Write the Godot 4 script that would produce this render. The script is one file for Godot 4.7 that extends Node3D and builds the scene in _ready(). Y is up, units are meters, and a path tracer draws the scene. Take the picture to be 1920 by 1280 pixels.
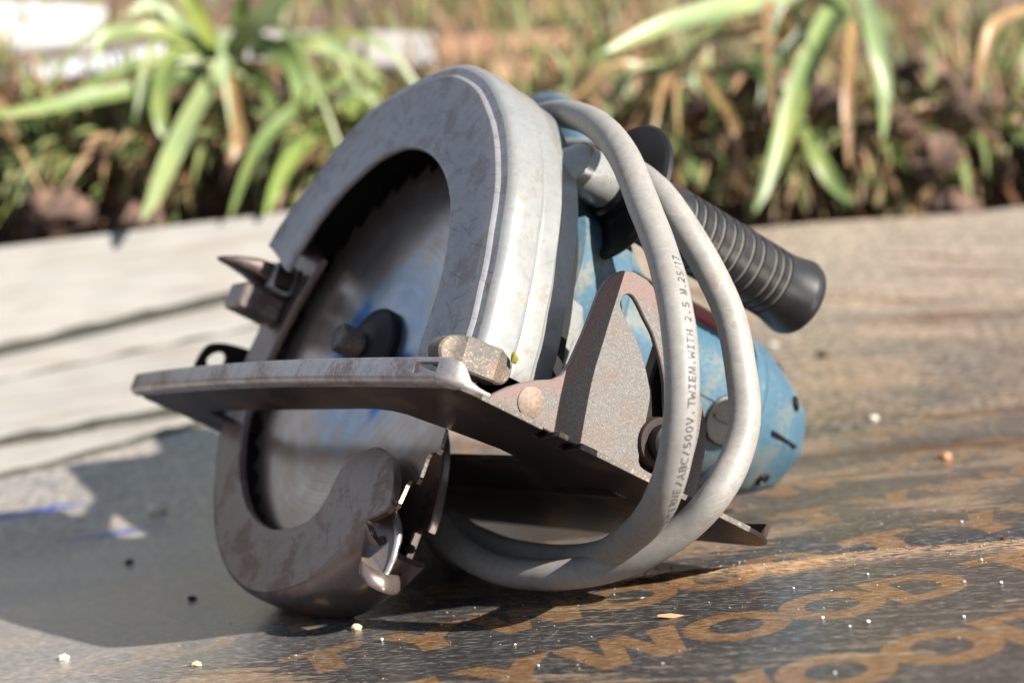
extends Node3D
# A worn circular saw lying on a weathered film-faced plywood sheet, grass bank behind.

var rng := RandomNumberGenerator.new()
var used := {}
# saw frame (X = cutting direction, Y = up from its base plate, Z = out of the blade face), turned as the saw lies
const SX := Vector3(0.5464, 0.1527, 0.8235)
const SY := Vector3(0.3190, 0.8712, -0.3732)
const SZ := Vector3(-0.7744, 0.4666, 0.4273)
const SAW_AT := Vector3(-0.0806, 0.1217, -0.7633)
# plywood frame: a runs right, b towards the viewer, the sheet lies slightly tilted
const PA := Vector3(0.9886, 0.1490, -0.0209)
const PN := Vector3(-0.1501, 0.9864, -0.0674)
const PB := Vector3(0.0106, 0.0698, 0.9975)
const PO := Vector3(0.0159, 0.0221, -0.6878)   # frame origin lies at b = -0.7
const SUN := Vector3(0.64, 0.585, 0.495)
var saw_base := Vector3.ZERO   # saw-frame point that rests on the sheet

# ------------------------------------------------------------------ naming
func numbered(called: String) -> String:
	var n: int = used.get(called, 0)
	used[called] = n + 1
	return called if n == 0 else "%s_%03d" % [called, n]

func tag(o: Node, label := "", category := "", group := "", kind := "") -> Node:
	for kv in [["label", label], ["category", category], ["group", group], ["kind", kind]]:
		if kv[1] != "": o.set_meta(kv[0], kv[1])
	return o

func thing(called: String, label: String, category: String, at := Vector3.ZERO, group := "") -> Node3D:
	var o := Node3D.new()
	o.name = numbered(called)
	o.position = at
	add_child(o, true)
	tag(o, label, category, group)
	return o

func put(called: String, m: Mesh, mat: Material, parent: Node = self, at := Vector3.ZERO) -> MeshInstance3D:
	var o := MeshInstance3D.new()
	o.name = numbered(called) if parent == self else called
	o.mesh = m
	if mat: o.material_override = mat
	o.position = at
	o.cast_shadow = GeometryInstance3D.SHADOW_CASTING_SETTING_ON
	parent.add_child(o, true)
	return o

# ------------------------------------------------------------------ geometry helpers
func cr(pts: Array, per := 8, closed := false) -> Array:
	var out := []
	var n := pts.size()
	var last := n if closed else n - 1
	for i in last:
		var p0 = pts[(i - 1 + n) % n] if closed else pts[maxi(i - 1, 0)]
		var p1 = pts[i]
		var p2 = pts[(i + 1) % n] if closed else pts[i + 1]
		var p3 = pts[(i + 2) % n] if closed else pts[mini(i + 2, n - 1)]
		for k in per:
			var t := float(k) / per
			out.append(0.5 * (2.0 * p1 + (p2 - p0) * t + (2.0 * p0 - 5.0 * p1 + 4.0 * p2 - p3) * t * t + (3.0 * p1 - p0 - 3.0 * p2 + p3) * t * t * t))
	if not closed: out.append(pts[n - 1])
	return out

func quad(s: PackedVector3Array, a: Vector3, b: Vector3, c: Vector3, d: Vector3) -> void:
	s.append(a); s.append(b); s.append(c); s.append(a); s.append(c); s.append(d)

func volume(s: PackedVector3Array) -> float:
	var v := 0.0
	for i in range(0, s.size(), 3):
		v += s[i].dot(s[i + 1].cross(s[i + 2]))
	return v

func flip(s: PackedVector3Array) -> void:
	for i in range(0, s.size(), 3):
		var t := s[i + 1]
		s[i + 1] = s[i + 2]
		s[i + 2] = t

# closes a soup of counter-clockwise triangles into a mesh with crease-angle normals
func solid(s: PackedVector3Array, crease := 38.0, orient := true, uv := PackedVector2Array()) -> ArrayMesh:
	if orient and volume(s) < 0.0 and uv.is_empty(): flip(s)
	var n := s.size() / 3
	var fn := PackedVector3Array()
	fn.resize(n)
	var at := {}
	for i in n:
		var c := (s[i * 3 + 1] - s[i * 3]).cross(s[i * 3 + 2] - s[i * 3])
		fn[i] = c
		for k in 3:
			var key := Vector3i((s[i * 3 + k] * 40000.0).round())
			if not at.has(key): at[key] = PackedInt32Array()
			at[key].append(i)
	var lim := cos(deg_to_rad(crease))
	var nn := PackedVector3Array()
	nn.resize(s.size())
	for i in n:
		var me := fn[i].normalized()
		for k in 3:
			var sum := Vector3.ZERO
			for j in at[Vector3i((s[i * 3 + k] * 40000.0).round())]:
				if fn[j].normalized().dot(me) > lim: sum += fn[j]
			nn[i * 3 + k] = sum.normalized() if sum.length() > 1e-14 else (me if me.length() > 0.5 else Vector3.UP)
	var pv := s.duplicate()
	for i in range(0, s.size(), 3):
		pv[i + 1] = s[i + 2]; pv[i + 2] = s[i + 1]
		var t := nn[i + 1]
		nn[i + 1] = nn[i + 2]; nn[i + 2] = t
		if uv.size():
			var u := uv[i + 1]
			uv[i + 1] = uv[i + 2]; uv[i + 2] = u
	var a := []
	a.resize(Mesh.ARRAY_MAX)
	a[Mesh.ARRAY_VERTEX] = pv
	a[Mesh.ARRAY_NORMAL] = nn
	if uv.size(): a[Mesh.ARRAY_TEX_UV] = uv
	var m := ArrayMesh.new()
	m.add_surface_from_arrays(Mesh.PRIMITIVE_TRIANGLES, a)
	return m

func add_loft(s: PackedVector3Array, rings: Array, cap := true) -> void:
	var part := PackedVector3Array()
	var m: int = rings[0].size()
	for i in rings.size() - 1:
		for k in m:
			var k2 := (k + 1) % m
			quad(part, rings[i][k], rings[i][k2], rings[i + 1][k2], rings[i + 1][k])
	if cap:
		for e in [0, rings.size() - 1]:
			var c := Vector3.ZERO
			for p in rings[e]: c += p
			c /= m
			for k in m:
				if e == 0: part.append_array([c, rings[e][(k + 1) % m], rings[e][k]])
				else: part.append_array([c, rings[e][k], rings[e][(k + 1) % m]])
	if volume(part) < 0.0: flip(part)
	s.append_array(part)

func frames(pts: Array) -> Array:
	var out := []
	var up := Vector3.UP
	for i in pts.size():
		var d: Vector3 = (pts[mini(i + 1, pts.size() - 1)] - pts[maxi(i - 1, 0)]).normalized()
		if i == 0 and absf(d.dot(up)) > 0.9: up = Vector3.RIGHT
		var n := (up - d * up.dot(d)).normalized()
		out.append([d, n, d.cross(n)])
		up = n
	return out

func add_tube(s: PackedVector3Array, pts: Array, r, sides := 14) -> void:
	var fr := frames(pts)
	var rings := []
	for i in pts.size():
		var rr: float = r if r is float else r.call(float(i) / (pts.size() - 1))
		var ring := PackedVector3Array()
		for k in sides:
			var a := TAU * k / sides
			ring.append(pts[i] + (fr[i][1] * cos(a) + fr[i][2] * sin(a)) * rr)
		rings.append(ring)
	add_loft(s, rings)

# turned shape about an axis parallel to `dir` through c; prof = [(r, along)...]
func add_lathe(s: PackedVector3Array, c: Vector3, dir: Vector3, prof: Array, sides := 48, wob := 0.0) -> void:
	var u := dir.cross(Vector3(0.31, 0.87, 0.21)).normalized()
	var v := dir.cross(u)
	var rings := []
	for p in prof:
		var ring := PackedVector3Array()
		for k in sides:
			var a := TAU * k / sides
			ring.append(c + dir * p.y + (u * cos(a) + v * sin(a)) * maxf(p.x, 0.00001) * (1.0 + wob * sin(a * 3.0 + p.y * 300.0)))
		rings.append(ring)
	add_loft(s, rings)

func resample(loop: PackedVector2Array, step: float) -> PackedVector2Array:
	var out := PackedVector2Array()
	for i in loop.size():
		var a := loop[i]
		var b := loop[(i + 1) % loop.size()]
		var n := maxi(1, int(ceil(a.distance_to(b) / step)))
		for k in n: out.append(a.lerp(b, float(k) / n))
	return out

func inset(loop: PackedVector2Array, d: float) -> PackedVector2Array:
	var out := PackedVector2Array()
	var n := loop.size()
	for i in n:
		var e0 := (loop[i] - loop[(i - 1 + n) % n]).normalized()
		var e1 := (loop[(i + 1) % n] - loop[i]).normalized()
		var m := (e0.orthogonal() + e1.orthogonal())
		var l := m.length()
		out.append(loop[i] + (m / l * d / maxf(0.5, l * 0.5) if l > 0.05 else Vector2.ZERO))
	return out

func area2(loop: PackedVector2Array) -> float:
	var s := 0.0
	for i in loop.size(): s += loop[i].cross(loop[(i + 1) % loop.size()])
	return s * 0.5

# plate of any outline with holes: t0..t1 thick, chamfered; put3 maps (x, y, t) into space
func add_slab(s: PackedVector3Array, outer: PackedVector2Array, holes: Array, t0: float, t1: float, bev: float, put3: Callable, step := 0.004) -> void:
	var part := PackedVector3Array()
	var loops := [outer]
	loops.append_array(holes)
	var ins := []
	var full := []
	for i in loops.size():
		var l: PackedVector2Array = resample(loops[i], step)
		if (area2(l) > 0.0) != (i == 0): l.reverse()
		full.append(l)
		# outer runs counter-clockwise, holes clockwise: the material lies to the left
		ins.append(inset(l, bev if l[0].distance_to(l[0]) >= 0.0 else bev))
	# find which sign moves inwards
	var test := inset(full[0], 0.0005)
	var sgn := 1.0 if absf(area2(test)) < absf(area2(full[0])) else -1.0
	for i in full.size(): ins[i] = inset(full[i], bev * sgn)
	var pts := PackedVector2Array()
	for l in ins: pts.append_array(l)
	var lo := pts[0]
	var hi := pts[0]
	for p in pts:
		lo = lo.min(p); hi = hi.max(p)
	var g := step * 2.2
	var x := lo.x + g * 0.5
	while x < hi.x:
		var y := lo.y + g * 0.5
		while y < hi.y:
			var q := Vector2(x + fposmod(y * 7919.0, 1.0) * g * 0.2, y + fposmod(x * 6151.0, 1.0) * g * 0.2)
			if inside(q, ins, 0.0) and far_from(q, ins, g * 0.45): pts.append(q)
			y += g
		x += g
	var tri := Geometry2D.triangulate_delaunay(pts)
	for i in range(0, tri.size(), 3):
		var a := pts[tri[i]]
		var b := pts[tri[i + 1]]
		var c := pts[tri[i + 2]]
		if absf((b - a).cross(c - a)) < 1e-12: continue
		if not inside((a + b + c) / 3.0, ins, 0.0): continue
		if (b - a).cross(c - a) < 0.0:
			var t := b
			b = c; c = t
		part.append_array([put3.call(a.x, a.y, t1), put3.call(b.x, b.y, t1), put3.call(c.x, c.y, t1)])
		part.append_array([put3.call(a.x, a.y, t0), put3.call(c.x, c.y, t0), put3.call(b.x, b.y, t0)])
	for i in full.size():
		var l: PackedVector2Array = full[i]
		var q: PackedVector2Array = ins[i]
		for k in l.size():
			var k2 := (k + 1) % l.size()
			var col := []
			for kk in [k, k2]:
				col.append([put3.call(q[kk].x, q[kk].y, t0), put3.call(l[kk].x, l[kk].y, t0 + bev), put3.call(l[kk].x, l[kk].y, t1 - bev), put3.call(q[kk].x, q[kk].y, t1)])
			for j in 3: quad(part, col[0][j], col[1][j], col[1][j + 1], col[0][j + 1])
	if volume(part) < 0.0: flip(part)
	s.append_array(part)

func inside(p: Vector2, loops: Array, _d: float) -> bool:
	if not Geometry2D.is_point_in_polygon(p, loops[0]): return false
	for i in range(1, loops.size()):
		if Geometry2D.is_point_in_polygon(p, loops[i]): return false
	return true

func far_from(p: Vector2, loops: Array, d: float) -> bool:
	var d2 := d * d
	for l in loops:
		for q in l:
			if p.distance_squared_to(q) < d2: return false
	return true

func box_at(s: PackedVector3Array, c: Vector3, h: Vector3, b := 0.0006, bas := Basis.IDENTITY) -> void:
	var outer := PackedVector2Array([Vector2(-h.x, -h.y), Vector2(h.x, -h.y), Vector2(h.x, h.y), Vector2(-h.x, h.y)])
	var rings := []
	for e in [[-h.z, b], [-h.z + b, 0.0], [h.z - b, 0.0], [h.z, b]]:
		var ring := PackedVector3Array()
		for q in [Vector2(-h.x + b, -h.y), Vector2(h.x - b, -h.y), Vector2(h.x, -h.y + b), Vector2(h.x, h.y - b), Vector2(h.x - b, h.y), Vector2(-h.x + b, h.y), Vector2(-h.x, h.y - b), Vector2(-h.x, -h.y + b)]:
			var w := Vector2(q.x * (h.x - e[1]) / h.x, q.y * (h.y - e[1]) / h.y)
			ring.append(c + bas * Vector3(w.x, w.y, e[0]))
		rings.append(ring)
	add_loft(s, rings)

func xy(x: float, y: float, t: float) -> Vector3: return Vector3(x, y, t)

func mm(a: Array) -> Array:
	var out := []
	for p in a: out.append(Vector3(p[0], p[1], p[2]) * 0.001)
	return out

func mm2(a: Array) -> PackedVector2Array:
	var out := PackedVector2Array()
	for p in a: out.append(Vector2(p[0], p[1]) * 0.001)
	return out

func table(tab: Array, x: float) -> float:
	if x <= tab[0][0]: return tab[0][1]
	for i in tab.size() - 1:
		if x <= tab[i + 1][0]:
			var t: float = (x - tab[i][0]) / (tab[i + 1][0] - tab[i][0])
			t = t * t * (3.0 - 2.0 * t) * 0.5 + t * 0.5
			return lerpf(tab[i][1], tab[i + 1][1], t)
	return tab[-1][1]

# ring shape: prof.call(angle in degrees) gives a closed (r, z) loop
func add_arc(s: PackedVector3Array, prof: Callable, a0: float, a1: float, n: int) -> void:
	var part := PackedVector3Array()
	var rings := []
	var flat := []
	for i in n + 1:
		var a := lerpf(a0, a1, float(i) / n)
		var p: PackedVector2Array = prof.call(a)
		flat.append(p)
		var ring := PackedVector3Array()
		for q in p: ring.append(Vector3(q.x * cos(deg_to_rad(a)), q.x * sin(deg_to_rad(a)), q.y))
		rings.append(ring)
	var m: int = rings[0].size()
	for i in n:
		for k in m:
			quad(part, rings[i][k], rings[i][(k + 1) % m], rings[i + 1][(k + 1) % m], rings[i + 1][k])
	for e in [0, n]:
		var tri := Geometry2D.triangulate_polygon(flat[e])
		for i in range(0, tri.size(), 3):
			var a: Vector3 = rings[e][tri[i]]
			var b: Vector3 = rings[e][tri[i + 1]]
			var c: Vector3 = rings[e][tri[i + 2]]
			var out: Vector3 = (rings[0][0] - rings[1][0]) if e == 0 else (rings[n][0] - rings[n - 1][0])
			if (b - a).cross(c - a).dot(out) > 0.0: part.append_array([a, b, c])
			else: part.append_array([a, c, b])
	if volume(part) < 0.0: flip(part)
	s.append_array(part)

# ------------------------------------------------------------------ materials
func lin(c: Color) -> Color: return c

func grime(base: Color, o := {}) -> ImageTexture:
	var w: int = o.get("size", 256)
	var a := FastNoiseLite.new()
	a.seed = o.get("seed", 1)
	a.frequency = o.get("f1", 0.012)
	a.fractal_octaves = 5
	var b := FastNoiseLite.new()
	b.seed = a.seed + 7
	b.frequency = o.get("f2", 0.16)
	b.fractal_octaves = 2
	var ia := a.get_seamless_image(w, w)
	var ib := b.get_seamless_image(w, w)
	var im := Image.create(w, w, false, Image.FORMAT_RGB8)
	var blot: Color = o.get("blot", base)
	var lo: float = o.get("blot_at", 0.62)
	var amp: float = o.get("amp", 0.10)
	var fine: float = o.get("fine", 0.10)
	for y in w:
		for x in w:
			var na := ia.get_pixel(x, y).r
			var nb := ib.get_pixel(x, y).r
			var k := smoothstep(lo, lo + o.get("soft", 0.08), na + (nb - 0.5) * 0.35)
			var c := base.lerp(blot, k * o.get("share", 1.0))
			var f := 1.0 + (na - 0.5) * 2.0 * amp + (nb - 0.5) * 2.0 * fine
			im.set_pixel(x, y, Color(c.r * f, c.g * f, c.b * f))
	var r := RandomNumberGenerator.new()
	r.seed = a.seed * 31 + 5
	for i in int(o.get("specks", 0)):
		var p := Vector2i(r.randi() % w, r.randi() % w)
		var c: Color = o.get("speck", Color(0.8, 0.76, 0.7))
		im.set_pixelv(p, im.get_pixelv(p).lerp(c, r.randf_range(0.3, 1.0)))
		if r.randf() < 0.3:
			p.x = (p.x + 1) % w
			im.set_pixelv(p, im.get_pixelv(p).lerp(c, 0.5))
	for i in int(o.get("scratches", 0)):
		var p := Vector2(r.randf() * w, r.randf() * w)
		var d := Vector2.from_angle(r.randf() * TAU)
		var c: Color = o.get("scratch", base.darkened(0.5))
		var l := r.randi_range(6, 46)
		for k in l:
			p += d
			d = d.rotated(r.randf_range(-0.04, 0.04))
			var q := Vector2i(posmod(int(p.x), w), posmod(int(p.y), w))
			im.set_pixelv(q, im.get_pixelv(q).lerp(c, 0.55 * sin(PI * k / l)))
	return ImageTexture.create_from_image(im)

func mat(tex: Texture2D, per_m: float, rough: float, metal := 0.0, bump := 0.0, world := false) -> StandardMaterial3D:
	var m := StandardMaterial3D.new()
	m.albedo_texture = tex
	m.roughness = rough
	m.metallic = metal
	m.uv1_triplanar = true
	m.uv1_world_triplanar = world
	m.uv1_scale = Vector3.ONE * per_m
	if bump > 0.0:
		m.heightmap_enabled = true
		m.heightmap_texture = tex
		m.heightmap_scale = bump
	return m

func plain(c: Color, rough := 0.6, metal := 0.0) -> StandardMaterial3D:
	var m := StandardMaterial3D.new()
	m.albedo_color = c
	m.roughness = rough
	m.metallic = metal
	return m

var M := {}

func make_materials() -> void:
	M.paint = mat(grime(Color(0.555, 0.567, 0.567), {"seed": 3, "f1": 0.035, "blot": Color(0.46, 0.41, 0.345), "blot_at": 0.64, "soft": 0.2, "share": 0.5, "amp": 0.07, "fine": 0.035, "scratches": 70, "scratch": Color(0.42, 0.39, 0.36), "specks": 320, "speck": Color(0.42, 0.35, 0.28)}), 9.0, 0.32, 0.2, 0.004)
	M.paint.clearcoat_enabled = true
	M.paint.clearcoat = 0.8
	M.paint.clearcoat_roughness = 0.22
	M.paint_face = mat(grime(Color(0.585, 0.585, 0.605), {"seed": 4, "f1": 0.02, "blot": Color(0.41, 0.385, 0.37), "blot_at": 0.52, "soft": 0.36, "share": 0.75, "amp": 0.12, "fine": 0.06, "scratches": 160, "scratch": Color(0.26, 0.25, 0.26), "specks": 500, "speck": Color(0.74, 0.72, 0.68)}), 9.0, 0.30, 0.30, 0.004)
	M.steel = mat(grime(Color(0.55, 0.505, 0.49), {"seed": 5, "f1": 0.02, "blot": Color(0.40, 0.33, 0.305), "blot_at": 0.45, "soft": 0.4, "amp": 0.14, "fine": 0.05, "scratches": 40, "scratch": Color(0.24, 0.2, 0.2), "specks": 90, "speck": Color(0.2, 0.15, 0.14)}), 7.0, 0.30, 0.72, 0.005)
	M.bare = mat(grime(Color(0.76, 0.745, 0.74), {"seed": 6, "blot": Color(0.52, 0.46, 0.44), "blot_at": 0.45, "soft": 0.4, "amp": 0.14, "fine": 0.08, "scratches": 260, "scratch": Color(0.84, 0.82, 0.82), "specks": 240, "speck": Color(0.25, 0.2, 0.18)}), 9.0, 0.33, 0.75, 0.005)
	M.plate = mat(grime(Color(0.24, 0.205, 0.195), {"seed": 7, "blot": Color(0.33, 0.26, 0.225), "blot_at": 0.5, "soft": 0.4, "amp": 0.2, "fine": 0.08, "scratches": 140, "scratch": Color(0.42, 0.36, 0.32), "specks": 200, "speck": Color(0.5, 0.42, 0.36)}), 7.0, 0.42, 0.5, 0.006)
	M.dusty = mat(grime(Color(0.40, 0.385, 0.37), {"seed": 8, "blot": Color(0.46, 0.40, 0.35), "blot_at": 0.45, "soft": 0.4, "amp": 0.12, "fine": 0.14, "specks": 2600, "speck": Color(0.80, 0.75, 0.68)}), 12.0, 0.62, 0.25, 0.01)
	M.blue = mat(grime(Color(0.255, 0.385, 0.465), {"seed": 9, "f1": 0.02, "blot": Color(0.40, 0.42, 0.40), "blot_at": 0.46, "soft": 0.35, "amp": 0.10, "fine": 0.05, "scratches": 50, "scratch": Color(0.6, 0.58, 0.5), "specks": 700, "speck": Color(0.62, 0.55, 0.45)}), 7.0, 0.42, 0.0, 0.005)
	M.black = mat(grime(Color(0.055, 0.058, 0.066), {"seed": 10, "blot": Color(0.11, 0.105, 0.10), "blot_at": 0.5, "soft": 0.4, "amp": 0.15, "fine": 0.1, "specks": 200, "speck": Color(0.3, 0.26, 0.22)}), 10.0, 0.45, 0.0, 0.004)
	M.void = plain(Color(0.035, 0.033, 0.034), 0.75)  # near-black that paints shade into the guard's interior and gaps
	M.rubber = mat(grime(Color(0.12, 0.126, 0.14), {"seed": 11, "blot": Color(0.18, 0.175, 0.17), "blot_at": 0.45, "soft": 0.4, "amp": 0.15, "fine": 0.12, "specks": 420, "speck": Color(0.40, 0.34, 0.30)}), 12.0, 0.38)
	M.dust_line = plain(Color(0.42, 0.405, 0.385), 0.9)
	M.cord = mat(grime(Color(0.54, 0.535, 0.525), {"seed": 12, "f1": 0.03, "blot": Color(0.43, 0.395, 0.355), "blot_at": 0.58, "soft": 0.3, "share": 0.6, "amp": 0.12, "fine": 0.05, "specks": 220, "speck": Color(0.40, 0.34, 0.30), "scratches": 80, "scratch": Color(0.72, 0.70, 0.67)}), 14.0, 0.55, 0.0, 0.006)
	M.rust = mat(grime(Color(0.26, 0.19, 0.165), {"seed": 13, "blot": Color(0.16, 0.13, 0.125), "blot_at": 0.4, "soft": 0.3, "amp": 0.2, "fine": 0.2, "specks": 600, "speck": Color(0.50, 0.40, 0.32)}), 12.0, 0.65, 0.35, 0.01)
	M.dark_metal = mat(grime(Color(0.10, 0.095, 0.10), {"seed": 14, "blot": Color(0.16, 0.14, 0.135), "blot_at": 0.5, "soft": 0.4, "amp": 0.15, "fine": 0.1}), 10.0, 0.5, 0.4, 0.005)
	M.ink = plain(Color(0.33, 0.33, 0.36), 0.7)
	M.red = mat(grime(Color(0.72, 0.24, 0.24), {"seed": 15, "blot": Color(0.72, 0.45, 0.42), "blot_at": 0.5, "soft": 0.3, "amp": 0.1, "fine": 0.08}), 12.0, 0.5)

# ------------------------------------------------------------------ world
func ply_h(a: float, s: float) -> float:
	var t := smoothstep(-0.25, 0.20, a)
	var h := lerpf(0.40, 0.25, t) * pow(maxf(0.0, s - 0.83), 2.0)
	h *= 1.0 - 0.14 * smoothstep(0.20, 0.45, a)
	h += 0.0028 * exp(-pow((s - ridge_s(a)) / 0.006, 2.0)) * smoothstep(0.02, 0.06, a)
	h -= 0.0030 * exp(-pow((s - ridge_s(a) - 0.022) / 0.010, 2.0)) * smoothstep(0.09, 0.13, a)
	return h

func ridge_s(a: float) -> float:
	return 0.715 - (a - 0.048) * 0.27 + 0.003 * sin(a * 60.0)

func ply(a: float, b: float, h := 0.0) -> Vector3:
	return PO + PA * a + PB * (b + 0.7) + PN * (ply_h(a, -b) + h)

func _ready() -> void:
	rng.seed = 20
	# --- camera
	var cam := Camera3D.new()
	cam.name = "camera"
	cam.position = Vector3(0, 0.2241, 0)
	cam.rotation_degrees = Vector3(-8, 0, 0)
	cam.near = 0.05
	cam.far = 200.0
	add_child(cam)
	var lens := CameraAttributesPhysical.new()
	lens.frustum_near = 0.05
	lens.frustum_far = 200.0
	lens.frustum_focus_distance = 0.668
	lens.frustum_focal_length = 57.6
	lens.exposure_aperture = 6.6
	cam.attributes = lens
	cam.fov = 21.679
	# --- sky, sun, exposure
	var env := Environment.new()
	env.background_mode = Environment.BG_SKY
	var sky := ProceduralSkyMaterial.new()
	sky.sky_top_color = Color(0.46, 0.54, 0.65)
	sky.sky_horizon_color = Color(0.80, 0.83, 0.87)
	sky.sky_curve = 0.42
	sky.sky_energy_multiplier = 0.7
	sky.ground_bottom_color = Color(0.22, 0.21, 0.17)
	sky.ground_horizon_color = Color(0.52, 0.52, 0.46)
	env.sky = Sky.new()
	env.sky.sky_material = sky
	env.tonemap_mode = Environment.TONE_MAPPER_LINEAR
	env.tonemap_exposure = 2.3
	env.sdfgi_enabled = true
	env.ssao_enabled = true
	env.ssil_enabled = true
	var we := WorldEnvironment.new()
	we.name = "world_environment"
	we.environment = env
	add_child(we)
	var sun := DirectionalLight3D.new()
	sun.name = "sun"
	sun.light_energy = 1.6
	sun.light_color = Color(1.0, 0.965, 0.915)
	sun.light_angular_distance = 0.5
	sun.shadow_enabled = true
	add_child(sun)
	sun.look_at_from_position(SUN, Vector3.ZERO)
	make_materials()
	build_ground()
	build_ply()
	build_planks()
	build_boards()
	build_plants()
	build_saw()
	build_debris()

# ------------------------------------------------------------------ soil bank and ground
func build_ground() -> void:
	var prof := cr([Vector2(8, -0.30), Vector2(1.0, -0.26), Vector2(-1.2, -0.24), Vector2(-1.56, -0.22), Vector2(-1.67, -0.14), Vector2(-1.70, -0.03), Vector2(-1.705, 0.06), Vector2(-1.685, 0.125), Vector2(-1.645, 0.172), Vector2(-1.69, 0.200), Vector2(-1.85, 0.214), Vector2(-2.1, 0.228), Vector2(-3.0, 0.33), Vector2(-4.2, 0.48), Vector2(-6.0, 0.75), Vector2(-8.0, 1.0), Vector2(-20.0, 1.8), Vector2(-90.0, 3.0)], 9)
	var n1 := FastNoiseLite.new()
	n1.seed = 5; n1.frequency = 7.0; n1.fractal_octaves = 4
	var xs := []
	var x := -45.0
	while x < 45.0:
		xs.append(x)
		x += 0.016 if absf(x) < 1.0 else (0.1 if absf(x) < 3.0 else 3.0)
	var s := PackedVector3Array()
	var pts := []
	for p in prof:
		var row := PackedVector3Array()
		var bank: float = smoothstep(-1.45, -1.62, p.x) * smoothstep(-3.4, -2.2, p.x)
		for xx in xs:
			var q := Vector3(xx, p.y + 0.016 * sin(xx * 5.0) * bank + 2.6 * smoothstep(-3.3, -8.0, p.x) * smoothstep(-2.4, -0.6, xx), p.x)  # far right hill is added, out of view, to darken the sheet's reflection
			var d := n1.get_noise_3d(q.x, q.y * 1.3, q.z) * 0.105 + n1.get_noise_3d(q.x * 3.1 + 9.0, q.y * 3.1, q.z * 3.1) * 0.04
			q += Vector3(0, 0.45, 0.9) * d * bank
			row.append(q)
		pts.append(row)
	for i in pts.size() - 1:
		for k in xs.size() - 1:
			quad(s, pts[i][k], pts[i][k + 1], pts[i + 1][k + 1], pts[i + 1][k])
	var soil := grime(Color(0.33, 0.265, 0.235), {"seed": 21, "size": 512, "blot": Color(0.48, 0.385, 0.33), "blot_at": 0.56, "soft": 0.2, "amp": 0.25, "fine": 0.22, "specks": 2500, "speck": Color(0.5, 0.40, 0.33)})
	tag(put("ground", solid(s, 60.0, false), mat(soil, 3.2, 0.95, 0.0, 0.15)), "", "", "", "structure")
	# short grass, dry stalks and moss that cover the bank: nobody could count it
	var blade := PackedVector3Array()
	var last := []
	for i in 5:
		var t := i / 4.0
		var w := 0.0022 * (1.0 - t * t)
		var c := Vector3(0, 0.045 * t, 0.016 * t * t)
		last.append([c - Vector3(w, 0, 0), c + Vector3(w, 0, 0), c + Vector3(0, 0, 0.0009 * (1 - t))])
	var rings := []
	for r in last: rings.append(PackedVector3Array(r))
	add_loft(blade, rings)
	var bm := StandardMaterial3D.new()
	bm.vertex_color_use_as_albedo = true
	bm.roughness = 0.55
	bm.backlight_enabled = true
	bm.backlight = Color(0.25, 0.28, 0.12)
	var mmesh := MultiMesh.new()
	mmesh.transform_format = MultiMesh.TRANSFORM_3D
	mmesh.use_colors = true
	mmesh.mesh = solid(blade, 60.0)
	var n := 16000
	mmesh.instance_count = n
	var dn := FastNoiseLite.new()
	dn.seed = 33; dn.frequency = 3.2
	for i in n:
		var xx := rng.randf_range(-0.85, 0.95)
		var u := rng.randf()
		var k: float
		if u < 0.42: k = 0.55 * sqrt(rng.randf())      # lip and hanging edge
		else: k = 0.55 + pow(rng.randf(), 1.4) * 5.0
		var base: Vector3
		if k < 0.55:
			var t := k / 0.55
			base = Vector3(xx, lerpf(0.09, 0.190, sqrt(t)), lerpf(-1.665, -1.625, t))
		else:
			var z := -1.66 - (k - 0.55) * 0.24
			base = Vector3(xx, 0.188 + (k - 0.55) * 0.035, z)
		var dens := dn.get_noise_3d(base.x * 2.0, base.y * 3.0, base.z)
		var thin := 0.12 if k < 0.55 else -0.25
		if k < 0.22: thin = 0.28
		if base.z < -1.72: thin = 0.20 if xx < -0.05 else 0.02
		if k < 0.3: thin = 0.18
		if dens < thin and rng.randf() < 0.9:
			base.x = rng.randf_range(-1.6, -0.9) if rng.randf() < 0.5 else rng.randf_range(1.0, 1.7)
		var hang := k < 0.62
		var b := Basis(Vector3.UP, rng.randf() * TAU)
		if hang: b = Basis(Vector3(1, 0, 0), rng.randf_range(0.6, 2.4)) * Basis(Vector3.UP, rng.randf_range(-0.9, 0.9))
		else: b = Basis(Vector3(rng.randf_range(-1, 1), 0, rng.randf_range(-1, 1)).normalized(), rng.randf_range(0.1, 0.95)) * b
		var sc := rng.randf_range(0.6, 1.7)
		b = b.scaled_local(Vector3(sc * rng.randf_range(0.7, 1.5), sc, sc))
		mmesh.set_instance_transform(i, Transform3D(b, base))
		var dry := rng.randf() < (0.58 if dn.get_noise_2d(base.x * 3.0 + 40.0, base.y * 6.0) > -0.1 else 0.2)
		var c := Color(0.10, 0.14, 0.04).lerp(Color(0.22, 0.26, 0.09), rng.randf())
		if dry: c = Color(0.36, 0.25, 0.13).lerp(Color(0.16, 0.075, 0.04), rng.randf())
		mmesh.set_instance_color(i, c)
	var g := MultiMeshInstance3D.new()
	g.name = numbered("short_grass")
	g.multimesh = mmesh
	g.material_override = bm
	add_child(g, true)
	tag(g, "short green and dry brown grass covering the soil bank behind the boards", "grass", "", "stuff")
	# loose clods on the bank
	var clod := mat(soil, 9.0, 0.95, 0.0, 0.12)
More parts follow.
